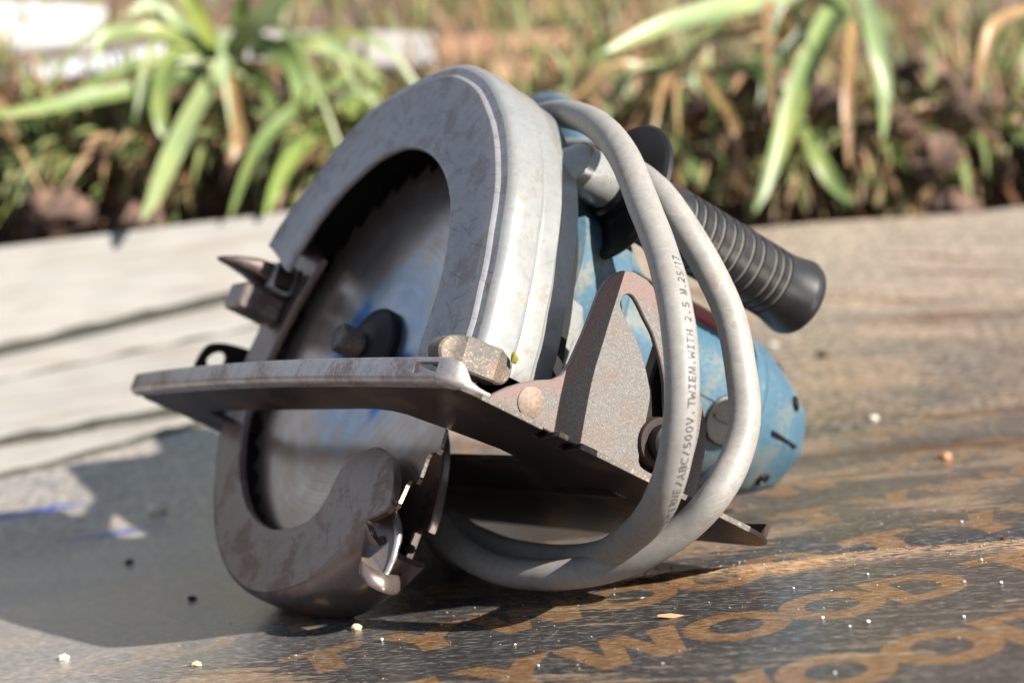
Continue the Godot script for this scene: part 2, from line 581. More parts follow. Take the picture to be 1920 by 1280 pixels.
	var spots := [[Vector3(-0.41, 0.115, -1.60), 0.030, "large brown soil clod on the bank at the far left"], [Vector3(-0.335, 0.105, -1.60), 0.024, "brown soil clod beside the large clod under the left strap leaves"], [Vector3(0.375, 0.165, -1.60), 0.026, "upper pale soil clod in the dark gap right of the hanging strap leaf"], [Vector3(0.392, 0.118, -1.585), 0.022, "lower soil clod just above the right end of the plywood edge"], [Vector3(0.19, 0.17, -1.61), 0.022, "soil clod among grass above the ribbed handle"], [Vector3(0.345, 0.195, -1.61), 0.018, "small soil clod high beside the hanging strap leaf"]]
	for sp in spots:
		var q := PackedVector3Array()
		lump(q, Vector3.ZERO, sp[1], int(sp[1] * 9000), 12)
		tag(put("soil_clod", solid(q, 50.0), clod, self, sp[0]), sp[2], "soil clod", "clods of soil on the bank")

func lump(s: PackedVector3Array, c: Vector3, r: float, sd: int, n := 10, squash := Vector3(1, 0.8, 1)) -> void:
	var nz := FastNoiseLite.new()
	nz.seed = sd; nz.frequency = 0.9; nz.fractal_octaves = 3
	var rings := []
	for i in n + 1:
		var th := PI * i / n
		var ring := PackedVector3Array()
		for k in n * 2:
			var d := Vector3(sin(th) * cos(PI * k / n), cos(th), sin(th) * sin(PI * k / n))
			if i == 0 or i == n: d = Vector3(0.0001 * cos(PI * k / n), cos(th), 0.0001 * sin(PI * k / n))
			ring.append(c + d * squash * r * (1.0 + 0.55 * nz.get_noise_3dv(d * 1.3)))
		rings.append(ring)
	add_loft(s, rings)

# ------------------------------------------------------------------ plywood sheet
const TD := Vector2(0.9699, -0.2436)   # direction of the printed words in (a, b)
const A1 := Vector2(0.0631, -0.6204)   # middle of the first O of the best readable word

func letter(im: Image, mask: PackedByteArray, w: int, hh: int, org: Vector2, px: float, mid: Vector2, kind: String) -> void:
	var up := Vector2(TD.y, -TD.x)     # letter's up, away from the viewer
	if up.y > 0.0: up = -up
	var polys := []
	if kind == "T": polys = [[[-16, 20], [16, 20], [16, 11], [5.5, 11], [5.5, -19], [-5.5, -19], [-5.5, 11], [-16, 11]]]
	elif kind == "Y": polys = [[[-19, 20], [-6.5, 20], [0, 7], [6.5, 20], [19, 20], [5.5, -3], [5.5, -19], [-5.5, -19], [-5.5, -3]]]
	elif kind == "W": polys = [[[-24, 20], [-13, 20], [-9.5, -3], [-5, 20], [5, 20], [9.5, -3], [13, 20], [24, 20], [15, -19], [5, -19], [0, 5], [-5, -19], [-15, -19]]]
	var packed := []
	for pl in polys:
		var pp := PackedVector2Array()
		for v in pl: pp.append(Vector2(v[0], v[1]))
		packed.append(pp)
	var R := 0.026
	var c0 := ((mid - org) / px)
	var n := int(R / px)
	for j in range(-n, n + 1):
		for i in range(-n, n + 1):
			var x := int(c0.x) + i
			var y := int(c0.y) + j
			if x < 0 or y < 0 or x >= w or y >= hh: continue
			var d := Vector2(x, y) * px + org - mid
			var q := Vector2(d.dot(TD), d.dot(up)) * 1000.0
			var hit := false
			if kind == "O":
				var e := (q / Vector2(19.0, 20.5)).length()
				var e2 := (q / Vector2(9.8, 10.3)).length()
				hit = e < 1.0 and e2 > 1.0
			elif kind == "D":
				q.x += 3.0
				if q.x > -14.0 and absf(q.y) < 20.0:
					var o1 := q.x < 0.0 or (q / Vector2(19.0, 20.0)).length() < 1.0
					var i1 := q.x > -5.0 and absf(q.y) < 11.5 and (q.x < 0.0 or (q / Vector2(9.5, 11.5)).length() < 1.0)
					hit = o1 and not i1
			else:
				for pp in packed:
					if Geometry2D.is_point_in_polygon(q, pp): hit = true
			if hit: mask[y * w + x] = 255

func print_words(mask: PackedByteArray, w: int, hh: int, org: Vector2, px: float) -> void:
	var up := Vector2(TD.y, -TD.x)
	if up.y > 0.0: up = -up
	var offs := {"T": -0.122, "Y": -0.0825, "W": -0.0405, "O": 0.0, "o": 0.037, "D": 0.0725}
	for row in range(-2, 9):
		var start: float = [0.0, -0.014, -0.0135, -0.07, 0.02, -0.05][posmod(row, 6)]
		if row == -1: start = 0.002
		for rep in range(-3, 4):
			for k in offs:
				var along: float = offs[k] + start + rep * 0.236
				var mid := A1 + TD * along + up * (row * 0.078)
				if mid.x < org.x - 0.03 or mid.x > org.x + w * px + 0.03: continue
				letter(null, mask, w, hh, org, px, mid, k.to_upper())
	# thin printed grid strokes
	for fam in [[Vector2.from_angle(deg_to_rad(-64.0)), 0.036], [Vector2.from_angle(deg_to_rad(33.0)), 0.048]]:
		var d: Vector2 = fam[0]
		var nrm := d.orthogonal()
		for li in range(-24, 25):
			var st: Vector2 = A1 + nrm * (li * fam[1] + 0.006)
			var t := -1.2
			while t < 1.2:
				var len: float = 0.008 + 0.022 * absf(sin(li * 12.9 + t * 78.2))
				var on := sin(li * 3.7 + t * 41.0) > -0.1
				var q := 0.0
				while on and q < len:
					var p: Vector2 = ((st + d * (t + q)) - org) / px
					var x := int(p.x)
					var y := int(p.y)
					if x >= 0 and y >= 0 and x < w and y < hh:
						mask[y * w + x] = maxi(mask[y * w + x], 150)
						if px < 0.0008 and x + 1 < w: mask[y * w + x + 1] = maxi(mask[y * w + x + 1], 140)
						if px < 0.0008 and x + 2 < w and li % 2 == 0: mask[y * w + x + 2] = maxi(mask[y * w + x + 2], 110)
					q += px * 0.7
				t += len + 0.012

func ply_tex(org: Vector2, w: int, hh: int, px: float) -> Array:
	var mask := PackedByteArray()
	mask.resize(w * hh)
	print_words(mask, w, hh, org, px)
	var grain := FastNoiseLite.new()
	grain.seed = 41; grain.frequency = 1.0; grain.fractal_octaves = 3
	var patch := FastNoiseLite.new()
	patch.seed = 42; patch.frequency = 1.0; patch.fractal_octaves = 4
	var film := Color(0.225, 0.22, 0.222)
	var ink := Color(0.46, 0.34, 0.225)
	var wood := Color(0.58, 0.495, 0.41)
	var grey := Color(0.62, 0.60, 0.575)
	var g := Vector2.from_angle(deg_to_rad(24.0))   # grain direction in (a, b)
	var gn := g.orthogonal()
	var strokes := [[-0.325, -1.065, 0.055, 0.006, 0.05], [-0.245, -0.999, 0.024, 0.004, 0.0]]
	var none := []
	var pix := PackedByteArray()
	pix.resize(w * hh * 3)
	var bmp := PackedByteArray()
	bmp.resize(w * hh)
	for y in hh:
		var b := org.y + y * px
		var f2 := 0.0
		var p := 0.0
		for x in w:
			var a := org.x + x * px
			var u := a * g.x + b * g.y
			var v := a * gn.x + b * gn.y
			var f := grain.get_noise_2d(u * 120.0, v * 1250.0)
			if x % 3 == 0:
				f2 = grain.get_noise_2d(u * 9.0 + 50.0, v * 170.0)
				p = patch.get_noise_2d(u * 5.0, v * 11.0)
			var s := -b
			# wear: the film is gone far back and on the right, still whole near the front
			var wear := smoothstep(0.72, 1.12, s + a * 0.08 + p * 0.30) * 0.9
			var m := mask[y * w + x] / 255.0
			m *= smoothstep(0.44, -0.06, f * 0.75 + f2 * 0.55 + p * 0.35 + wear * 0.70 - 0.24)
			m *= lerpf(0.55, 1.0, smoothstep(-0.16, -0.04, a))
			var c := film.lerp(ink, m)
			var scr := smoothstep(0.10, 0.50, f + f2 * 0.35)
			c = c.lerp(grey, scr * 0.55)
			var bare := smoothstep(0.38, 0.52, p * 0.9 + f2 * 0.6 + f * 0.25 + wear * 0.25)
			c = c.lerp(wood, bare * 0.8)
			c = c.lerp(Color(0.565, 0.525, 0.475).lerp(wood, smoothstep(0.0, 0.5, f2 + p)), wear * (0.62 + f * 0.3))
			var old := smoothstep(1.05, 1.45, s + p * 0.1)
			c = c.lerp(Color(0.63, 0.58, 0.52), old * 0.8)
			if s > 0.8:
				var streak := smoothstep(0.34, 0.55, patch.get_noise_2d(u * 3.0 + 7.0, v * 26.0)) * smoothstep(0.8, 0.95, s)
				c = c.lerp(Color(0.33, 0.21, 0.13), streak * 0.6)
			elif s > 0.62 and a > -0.04:
				var rd := (s - ridge_s(a)) / 0.011
				if absf(rd) < 2.5:
					var rg := exp(-rd * rd) * smoothstep(0.0, 0.06, a + p * 0.05) * smoothstep(-0.35, 0.15, f + 0.2)
					c = c.lerp(Color(0.70, 0.57, 0.43), rg * 0.85)
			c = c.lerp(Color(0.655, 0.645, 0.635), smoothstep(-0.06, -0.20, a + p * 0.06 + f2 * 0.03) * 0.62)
			# blue crayon strokes
			for st in (strokes if a < -0.2 and s > 0.95 else none):
				var du: float = (a - st[0]) / st[2]
				var dv: float = (b - st[1] + (a - st[0]) * st[4]) / st[3]
				var e := du * du + dv * dv
				if e < 1.4: c = c.lerp(Color(0.20, 0.27, 0.62), smoothstep(1.3, 0.5, e + f * 0.5) * 0.9)
			var k := 1.0 + f * 0.36 + (rng.randf() - 0.5) * 0.22
			k *= 255.0
			var i := y * w + x
			pix[i * 3] = mini(255, int(c.r * k))
			pix[i * 3 + 1] = mini(255, int(c.g * k))
			pix[i * 3 + 2] = mini(255, int(c.b * k))
			bmp[i] = int(clampf(0.5 + f * 0.35 - bare * 0.15 + scr * 0.1, 0.0, 1.0) * 255.0)
	# crisp scuffs and pale nicks in the film
	if px < 0.0008:
		for n in 2600:
			var q := Vector2(rng.randf() * w, rng.randf() * hh)
			var d := Vector2.from_angle(deg_to_rad(rng.randf_range(12.0, 34.0)) if rng.randf() < 0.8 else rng.randf() * TAU)
			var l := int(pow(rng.randf(), 3.0) * 90.0) + 2
			var t := rng.randf_range(0.15, 0.6)
			for k in l:
				q += d
				if q.x < 0 or q.y < 0 or q.x >= w or q.y >= hh: break
				var i := (int(q.y) * w + int(q.x)) * 3
				for c in 3: pix[i + c] = int(lerpf(pix[i + c], [176.0, 170.0, 160.0][c], t * sin(PI * (k + 0.5) / l)))
	return [ImageTexture.create_from_image(Image.create_from_data(w, hh, false, Image.FORMAT_RGB8, pix)), ImageTexture.create_from_image(Image.create_from_data(w, hh, false, Image.FORMAT_L8, bmp))]

func build_ply() -> void:
	var near_at := Vector2(-0.34, -0.98)
	var near_w := Vector2(0.62, 0.52)
	var far_at := Vector2(-0.9, -1.56)
	var far_w := Vector2(2.1, 1.32)
	var tn := ply_tex(near_at, 1612, 1352, near_w.x / 1612.0)
	var tf := ply_tex(far_at, 840, 528, far_w.x / 840.0)
	var mats := []
	for t in [tn, tf]:
		var m := StandardMaterial3D.new()
		m.albedo_texture = t[0]
		m.roughness = 0.27
		m.heightmap_enabled = true
		m.heightmap_texture = t[1]
		m.heightmap_scale = 0.022
		m.texture_repeat = false
		mats.append(m)
	var as_ := [-0.9, -0.7, -0.5, -0.4]
	var k := 0
	while k <= 124:
		as_.append(-0.34 + k * 0.005); k += 1
	as_.append_array([0.32, 0.36, 0.40, 0.46, 0.55, 0.65, 0.8, 1.0, 1.2])
	var bs := [-0.24, -0.32, -0.40]
	k = 0
	while k <= 130:
		bs.append(-0.46 - k * 0.004); k += 1
	for i in 26: bs.append(-0.98 - (i + 1) * 0.02)
	var parts := [PackedVector3Array(), PackedVector3Array()]
	var uvs := [PackedVector2Array(), PackedVector2Array()]
	for i in bs.size() - 1:
		for j in as_.size() - 1:
			var a0: float = as_[j]
			var a1: float = as_[j + 1]
			var b0: float = bs[i]
			var b1: float = bs[i + 1]
			var c := Vector2((a0 + a1) * 0.5, (b0 + b1) * 0.5)
			if c.x < -0.12 and -c.y > 1.20: continue     # the planks lie here
			if c.x < 0.02 and -c.y > 1.24: continue
			var is_near := c.x > near_at.x and c.x < near_at.x + near_w.x and c.y > near_at.y and c.y < near_at.y + near_w.y
			var q := 0 if is_near else 1
			var o := near_at if is_near else far_at
			var sz := near_w if is_near else far_w
			for p in [[a0, b0], [a1, b0], [a1, b1], [a0, b0], [a1, b1], [a0, b1]]:
				parts[q].append(ply(p[0], p[1]))
				uvs[q].append((Vector2(p[0], p[1]) - o) / sz)
	var sheet: Mesh = solid(parts[0], 60.0, false, uvs[0])
	var m2: ArrayMesh = solid(parts[1], 60.0, false, uvs[1])
	var both: ArrayMesh = sheet
	both.add_surface_from_arrays(Mesh.PRIMITIVE_TRIANGLES, m2.surface_get_arrays(0))
	both.surface_set_material(0, mats[0])
	both.surface_set_material(1, mats[1])
	var t := thing("plywood_sheet", "dark film faced plywood sheet with worn brown printed letters under the saw", "plywood sheet", ply(0, -0.7))
	put("printed_face", both, null, t, -ply(0, -0.7))
	# the body of the sheet just beneath its face: layers show along the edges
	for ly in 4:
		var e := PackedVector3Array()
		for sd in [[-0.12, -1.205, -0.9, -1.205], [0.02, -1.24, -0.12, -1.24], [1.2, -1.498, 0.02, -1.498], [-0.9, -0.24, 1.2, -0.24], [1.2, -0.24, 1.2, -1.498], [-0.9, -1.205, -0.9, -0.24], [-0.12, -1.24, -0.12, -1.205], [0.02, -1.498, 0.02, -1.24]]:
			var rings := []
			for i in 25:
				var p := Vector2(sd[0], sd[1]).lerp(Vector2(sd[2], sd[3]), i / 24.0)
				var nrm := (Vector2(sd[2], sd[3]) - Vector2(sd[0], sd[1])).normalized().orthogonal()
				var q := p - nrm * (0.004 + 0.001 * (ly % 2))
				var top := -0.0005 - ly * 0.0042
				rings.append(PackedVector3Array([ply(p.x, p.y, top), ply(q.x, q.y, top), ply(q.x, q.y, top - 0.0040), ply(p.x, p.y, top - 0.0040)]))
			add_loft(e, rings)
		put("veneer_layer", solid(e, 30.0), plain([Color(0.58, 0.46, 0.34), Color(0.45, 0.35, 0.26)][ly % 2], 0.9), t, -ply(0, -0.7))

# ------------------------------------------------------------------ weathered planks at the back left
func build_planks() -> void:
	var wood := grime(Color(0.63, 0.62, 0.60), {"seed": 51, "size": 384, "blot": Color(0.50, 0.475, 0.44), "blot_at": 0.48, "soft": 0.35, "amp": 0.12, "fine": 0.07, "scratches": 240, "scratch": Color(0.52, 0.48, 0.43)})
	var m := mat(wood, 5.0, 0.8, 0.0, 0.03)
	m.uv1_scale = Vector3(1.2, 6.0, 9.0)
	var groove_dark := mat(grime(Color(0.27, 0.265, 0.235), {"seed": 52, "blot": Color(0.15, 0.15, 0.13), "blot_at": 0.5, "soft": 0.3, "amp": 0.2, "fine": 0.15}), 8.0, 0.95)  # dark tone painted for the shade in the grooves between planks
	# each joint between boards runs straight; two points on it give the line
	var lines := [[Vector3(-0.3268, -0.0226, -1.1145), Vector3(-0.2217, 0.0005, -1.1561)], [Vector3(-0.3429, -0.0135, -1.1723), Vector3(-0.2316, 0.0052, -1.1830)], [Vector3(-0.3734, 0.0112, -1.2829), Vector3(-0.2429, 0.0364, -1.3046)], [Vector3(-0.3872, 0.0253, -1.3333), Vector3(-0.2150, 0.0625, -1.3729)], [Vector3(-0.4343, 0.0889, -1.5079), Vector3(-0.1985, 0.1179, -1.5079)]]
	var names := ["narrow pale grey weathered plank nearest the plywood at the left", "pale grey weathered plank second from the plywood at the left", "narrow pale weathered plank between the two wide ones at the left", "widest pale weathered plank at the back left under the strap leaves"]
	var lift := [0.0015, 0.0045, 0.0010, 0.0050]
	var ends := [-0.20, -0.06, -0.04, 0.00]
	for i in 4:
		var s := PackedVector3Array()
		var rings := []
		for k in 61:
			var x := lerpf(-0.85, ends[i], k / 60.0)
			var e := []
			for ln in [lines[i], lines[i + 1]]:
				var p: Vector3 = ln[0]
				var d: Vector3 = ln[1] - ln[0]
				e.append(p + d * ((x - p.x) / d.x))
			var up := PN
			var gap := 0.0055 if i > 0 else 0.001
			var f: Vector3 = e[0] - PB * (gap + 0.0016 * sin(x * 31.0 + i * 2.0) + 0.0008 * sin(x * 90.0)) + up * lift[i]
			var b: Vector3 = e[1] + PB * (0.0060 + 0.0016 * sin(x * 27.0 + i) + 0.0008 * sin(x * 101.0)) + up * lift[i]
			var n := (b - f).normalized()
			var c := 0.0035
			var ring := PackedVector3Array([f - up * 0.045, f - up * c * 0.7, f + n * c * 0.3 - up * c * 0.2, f + n * c])
			ring.append(f.lerp(b, 0.35) + up * 0.0010)
			ring.append(f.lerp(b, 0.7) + up * 0.0004)
			ring.append_array([b - n * c, b - n * c * 0.3 - up * c * 0.2, b - up * c * 0.7, b - up * 0.045])
			rings.append(ring)
		add_loft(s, rings)
		var plank := put("weathered_plank", solid(s, 50.0), m, self)
		# groove shade painted as a dark strip over the plank's near edge
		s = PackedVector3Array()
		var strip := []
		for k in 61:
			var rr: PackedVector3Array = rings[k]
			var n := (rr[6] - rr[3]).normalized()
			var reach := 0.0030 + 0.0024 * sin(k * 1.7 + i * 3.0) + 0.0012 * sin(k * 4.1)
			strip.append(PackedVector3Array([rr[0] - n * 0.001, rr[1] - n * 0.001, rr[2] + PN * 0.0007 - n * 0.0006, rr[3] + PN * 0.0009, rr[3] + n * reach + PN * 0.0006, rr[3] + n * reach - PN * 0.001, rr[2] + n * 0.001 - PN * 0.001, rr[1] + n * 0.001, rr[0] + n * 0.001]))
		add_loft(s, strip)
		put("groove_shade", solid(s, 50.0), groove_dark, plank)
		tag(plank, names[i], "plank", "weathered planks at the back left")

# ------------------------------------------------------------------ boards lying on the bank
func beam(called: String, label: String, cat: String, from: Vector3, to: Vector3, w: float, h: float, m: Material, roll := 0.0) -> void:
	var s := PackedVector3Array()
	var d := (to - from)
	var b := Basis.looking_at(d.normalized(), Vector3.UP) * Basis(Vector3.BACK, roll)
	box_at(s, Vector3.ZERO, Vector3(w * 0.5, h * 0.5, d.length() * 0.5), minf(w, h) * 0.12, b)
	tag(put(called, solid(s, 30.0), m, self, (from + to) * 0.5), label, cat)

func build_boards() -> void:
	var pale := mat(grime(Color(0.66, 0.65, 0.65), {"seed": 61, "blot": Color(0.52, 0.48, 0.43), "blot_at": 0.6, "amp": 0.1, "fine": 0.08}), 4.0, 0.6, 0.0, 0.02)
	var tan := mat(grime(Color(0.60, 0.47, 0.38), {"seed": 62, "blot": Color(0.45, 0.34, 0.27), "blot_at": 0.6, "amp": 0.1, "fine": 0.1}), 4.0, 0.85, 0.0, 0.02)
	var white := mat(grime(Color(0.83, 0.83, 0.83), {"seed": 63, "blot": Color(0.74, 0.72, 0.69), "blot_at": 0.6, "amp": 0.04, "fine": 0.03}), 3.0, 0.5)
	var metal := mat(grime(Color(0.72, 0.74, 0.78), {"seed": 64, "blot": Color(0.6, 0.6, 0.6), "blot_at": 0.62, "amp": 0.05, "fine": 0.04}), 4.0, 0.35, 0.5)
	var dark := mat(grime(Color(0.40, 0.37, 0.35), {"seed": 65, "blot": Color(0.30, 0.27, 0.25), "blot_at": 0.55, "amp": 0.12, "fine": 0.1}), 4.0, 0.8, 0.0, 0.02)
	# white sheet, sloping
	var s := PackedVector3Array()
	var e := [Vector3(-1.05, 0.362, -2.42), Vector3(-0.53, 0.334, -2.36), Vector3(-0.49, 0.280, -2.10), Vector3(-0.98, 0.262, -2.10)]
	var n: Vector3 = (e[1] - e[0]).cross(e[3] - e[0]).normalized()
	if n.y < 0.0: n = -n
	add_loft(s, [PackedVector3Array(e), PackedVector3Array([e[0] - n * 0.012, e[1] - n * 0.012, e[2] - n * 0.012, e[3] - n * 0.012])])
	tag(put("white_panel", solid(s, 20.0), white), "bright white panel lying on the bank at the upper left corner", "panel")
	beam("timber_plank", "grey timber plank below the white panel at the upper left", "plank", Vector3(-0.86, 0.203, -1.98), Vector3(-0.43, 0.282, -2.16), 0.05, 0.022, dark, 0.15)
	beam("metal_rail", "shiny pale metal rail below the grey plank at the upper left", "rail", Vector3(-0.86, 0.178, -1.85), Vector3(-0.40, 0.268, -2.10), 0.030, 0.020, metal, 0.1)
	beam("pale_batten", "pale grey batten lying behind the left strap leaves", "batten", Vector3(-0.36, 0.262, -2.08), Vector3(-0.085, 0.258, -2.06), 0.07, 0.045, pale, 0.35)
	beam("tan_timber", "long tan timber lying on the bank above the saw guard", "timber", Vector3(-0.10, 0.268, -2.22), Vector3(0.16, 0.285, -2.32), 0.06, 0.030, tan, 0.25)
	beam("tan_offcut", "lower tan timber offcut in front of the long tan timber", "timber", Vector3(-0.06, 0.238, -2.03), Vector3(0.105, 0.245, -2.10), 0.05, 0.030, tan, 0.2)

# ------------------------------------------------------------------ strap leaved plants
func leaf_mesh(pts: Array, w: float, droop := 0.0) -> ArrayMesh:
	var p := cr(pts, 9)
	var s := PackedVector3Array()
	var rings := []
	for i in p.size():
		var t := float(i) / (p.size() - 1)
		var d: Vector3 = (p[mini(i + 1, p.size() - 1)] - p[maxi(i - 1, 0)]).normalized()
		var side := d.cross(Vector3(0.15, 0.25, 1)).normalized()
		side = side.rotated(d, 0.35 * sin(t * 5.0 + pts[0].x * 40.0))
		var nrm := side.cross(d).normalized()
		var ww := w * (0.35 + 0.65 * sin(PI * clampf(t * 0.62 + 0.18, 0, 1))) * pow(1.0 - t * t * t * t, 0.8) * 0.5 + 0.0004
		var th := 0.0007
		var c: Vector3 = p[i]
		rings.append(PackedVector3Array([c - side * ww + nrm * ww * 0.35, c - side * ww * 0.5 + nrm * ww * 0.1, c, c + side * ww * 0.5 + nrm * ww * 0.1, c + side * ww + nrm * ww * 0.35, c + side * ww * 0.5 + nrm * (ww * 0.1 + th), c + nrm * th, c - side * ww * 0.5 + nrm * (ww * 0.1 + th)]))
	add_loft(s, rings)
	return solid(s, 70.0)

func leaf_mat(c: Color, sd: int) -> StandardMaterial3D:
	var m := mat(grime(c, {"seed": sd, "size": 128, "blot": c.lerp(Color(0.55, 0.5, 0.25), 0.35), "blot_at": 0.6, "amp": 0.12, "fine": 0.06}), 6.0, 0.42)
	m.backlight_enabled = true
	m.backlight = Color(0.35, 0.42, 0.18)
	return m

func build_plants() -> void:
	var green := leaf_mat(Color(0.41, 0.49, 0.28), 71)
	var bright := leaf_mat(Color(0.44, 0.52, 0.26), 72)
	var pale := leaf_mat(Color(0.49, 0.56, 0.39), 73)
	var deep := leaf_mat(Color(0.28, 0.37, 0.18), 74)
	var dry := leaf_mat(Color(0.56, 0.44, 0.32), 75)
	var base := Vector3(-0.262, 0.235, -1.68)
	var t := thing("strap_leaf_plant", "large clump of long arching green strap leaves left of the saw", "plant", base)
	var L := [
		[[-0.257, 0.255, -1.64], [-0.279, 0.210, -1.594], [-0.292, 0.158, -1.505], [-0.301, 0.119, -1.449], 0.019, pale],
		[[-0.278, 0.273, -1.683], [-0.306, 0.253, -1.62], [-0.308, 0.210, -1.573], [-0.304, 0.183, -1.559], 0.017, green],
		[[-0.278, 0.244, -1.679], [-0.33, 0.227, -1.616], [-0.39, 0.213, -1.564], [-0.44, 0.203, -1.512], 0.016, green],
		[[-0.243, 0.273, -1.683], [-0.201, 0.253, -1.64], [-0.191, 0.219, -1.615], [-0.191, 0.189, -1.591], 0.017, green],
		[[-0.161, 0.234, -1.698], [-0.182, 0.217, -1.615], [-0.217, 0.179, -1.549], [-0.235, 0.119, -1.48], 0.013, green],
		[[-0.122, 0.222, -1.716], [-0.163, 0.196, -1.612], [-0.194, 0.160, -1.546], [-0.206, 0.121, -1.48], 0.017, bright],
		[[-0.26, 0.249, -1.66], [-0.239, 0.276, -1.623], [-0.208, 0.299, -1.606], [-0.188, 0.317, -1.599], 0.020, pale],
		[[-0.267, 0.254, -1.67], [-0.281, 0.282, -1.644], [-0.29, 0.305, -1.627], [-0.297, 0.324, -1.63], 0.017, bright],
		[[-0.262, 0.249, -1.67], [-0.249, 0.210, -1.614], [-0.243, 0.177, -1.589], [-0.249, 0.150, -1.575], 0.013, dry],
		[[-0.243, 0.259, -1.681], [-0.194, 0.267, -1.642], [-0.155, 0.258, -1.641], [-0.115, 0.231, -1.617], 0.015, pale],
		[[-0.276, 0.254, -1.67], [-0.316, 0.276, -1.623], [-0.359, 0.271, -1.602], [-0.366, 0.252, -1.589], 0.014, green],
		[[-0.278, 0.259, -1.681], [-0.307, 0.287, -1.655], [-0.33, 0.301, -1.647], [-0.347, 0.291, -1.635], 0.016, pale],
		[[-0.265, 0.24, -1.67], [-0.30, 0.235, -1.63], [-0.335, 0.20, -1.60], [-0.350, 0.165, -1.59], 0.010, deep],
		[[-0.25, 0.24, -1.67], [-0.225, 0.235, -1.63], [-0.215, 0.20, -1.60], [-0.222, 0.150, -1.58], 0.011, deep],
		[[-0.255, 0.25, -1.68], [-0.25, 0.29, -1.66], [-0.243, 0.315, -1.65], [-0.240, 0.335, -1.66], 0.014, deep],
	]
	leaves(t, L, base)
	spray(t, base, base, 15, 0.20, 0.0065, [green, pale, deep, bright, dry])
	var b2 := Vector3(0.305, 0.30, -1.66)
	var t2 := thing("strap_leaf_plant", "tall strap leaves hanging down the bank at the right behind the handle", "plant", b2)
	leaves(t2, [
		[[0.268, 0.319, -1.629], [0.204, 0.300, -1.576], [0.135, 0.280, -1.523], [0.075, 0.256, -1.489], 0.021, pale],
		[[0.296, 0.311, -1.648], [0.263, 0.252, -1.589], [0.233, 0.188, -1.54], [0.204, 0.122, -1.5], 0.022, green],
		[[0.254, 0.201, -1.612], [0.266, 0.169, -1.568], [0.283, 0.142, -1.554], [0.299, 0.128, -1.552], 0.015, green],
		[[0.316, 0.310, -1.628], [0.309, 0.274, -1.542], [0.312, 0.229, -1.515], [0.312, 0.182, -1.509], 0.017, pale],
		[[0.31, 0.287, -1.645], [0.299, 0.234, -1.597], [0.295, 0.192, -1.581], [0.297, 0.157, -1.576], 0.010, dry],
		[[0.291, 0.301, -1.647], [0.249, 0.262, -1.621], [0.227, 0.234, -1.597], [0.216, 0.196, -1.582], 0.011, deep],
		[[0.305, 0.296, -1.646], [0.287, 0.314, -1.628], [0.28, 0.333, -1.631], [0.275, 0.347, -1.633], 0.014, green],
	], b2)
	spray(t2, b2, b2 + Vector3(-0.03, -0.02, 0.0), 6, 0.15, 0.0060, [green, deep, pale, dry])
	var b3 := Vector3(0.47, 0.29, -1.63)
	var t3 := thing("dry_stalk", "single dry tan grass stalk arching at the upper right edge", "grass stalk", b3)
	leaves(t3, [[[0.479, 0.298, -1.626], [0.418, 0.285, -1.543], [0.397, 0.260, -1.52], [0.390, 0.213, -1.513], 0.010, dry]], b3)
	var b4 := Vector3(0.17, 0.235, -1.64)
	var t4 := thing("grass_tuft", "loose tuft of narrow green and dry blades above the ribbed handle", "grass tuft", b4)
	leaves(t4, [
		[[0.165, 0.239, -1.638], [0.148, 0.201, -1.612], [0.161, 0.154, -1.586], [0.188, 0.127, -1.572], 0.009, deep],
		[[0.17, 0.24, -1.64], [0.19, 0.21, -1.60], [0.20, 0.17, -1.58], [0.18, 0.125, -1.57], 0.008, dry],
		[[0.16, 0.24, -1.65], [0.12, 0.245, -1.62], [0.09, 0.22, -1.60], [0.08, 0.18, -1.59], 0.008, green],
		[[0.175, 0.24, -1.64], [0.22, 0.24, -1.60], [0.235, 0.20, -1.58], [0.24, 0.16, -1.57], 0.008, deep],
	], b4)
	spray(t4, b4, b4, 10, 0.11, 0.005, [deep, green, dry])
	for q in [[Vector3(-0.50, 0.19, -1.64), "bushy tuft of thin grass at the far left edge of the bank", 16], [Vector3(-0.12, 0.19, -1.66), "tuft of thin grass on the bank just left of the guard top", 9], [Vector3(0.06, 0.19, -1.66), "tuft of thin grass on the bank right behind the guard top", 9], [Vector3(0.42, 0.20, -1.66), "tuft of green and dry grass at the right edge of the bank", 6]]:
		var tq := thing("grass_tuft", q[1], "grass tuft", q[0], "grass tufts on the bank")
		spray(tq, q[0], q[0], q[2], 0.095, 0.0050, [green, deep, bright, dry, pale])

func spray(t: Node3D, base: Vector3, from: Vector3, n: int, reach: float, w: float, mats: Array) -> void:
	for i in n:
		var a := rng.randf_range(-PI, PI)
		var out := Vector3(sin(a), 0, cos(a) * 0.55 + 0.35)
		var l := reach * rng.randf_range(0.55, 1.15)
		var rise := rng.randf_range(0.15, 0.75)
		var droop := rng.randf_range(0.3, 1.1)
		var p0 := from - base + Vector3(rng.randf_range(-0.035, 0.035), rng.randf_range(-0.02, 0.0), rng.randf_range(-0.02, 0.02))
		var p := [p0, p0 + out * l * 0.30 + Vector3(0, rise * l * 0.5, 0), p0 + out * l * 0.66 + Vector3(0, (rise * 0.6 - droop * 0.15) * l, 0), p0 + out * l + Vector3(rng.randf_range(-0.02, 0.02), (rise * 0.35 - droop * 0.75) * l, 0)]
		put("leaf", leaf_mesh(p, w * rng.randf_range(0.6, 1.4)), mats[rng.randi() % mats.size()], t)

func leaves(t: Node3D, L: Array, base: Vector3) -> void:
	for l in L:
		var p := []
		for i in 4: p.append(Vector3(l[i][0], l[i][1], l[i][2]) - base)
		put("leaf", leaf_mesh(p, l[4]), l[5], t)

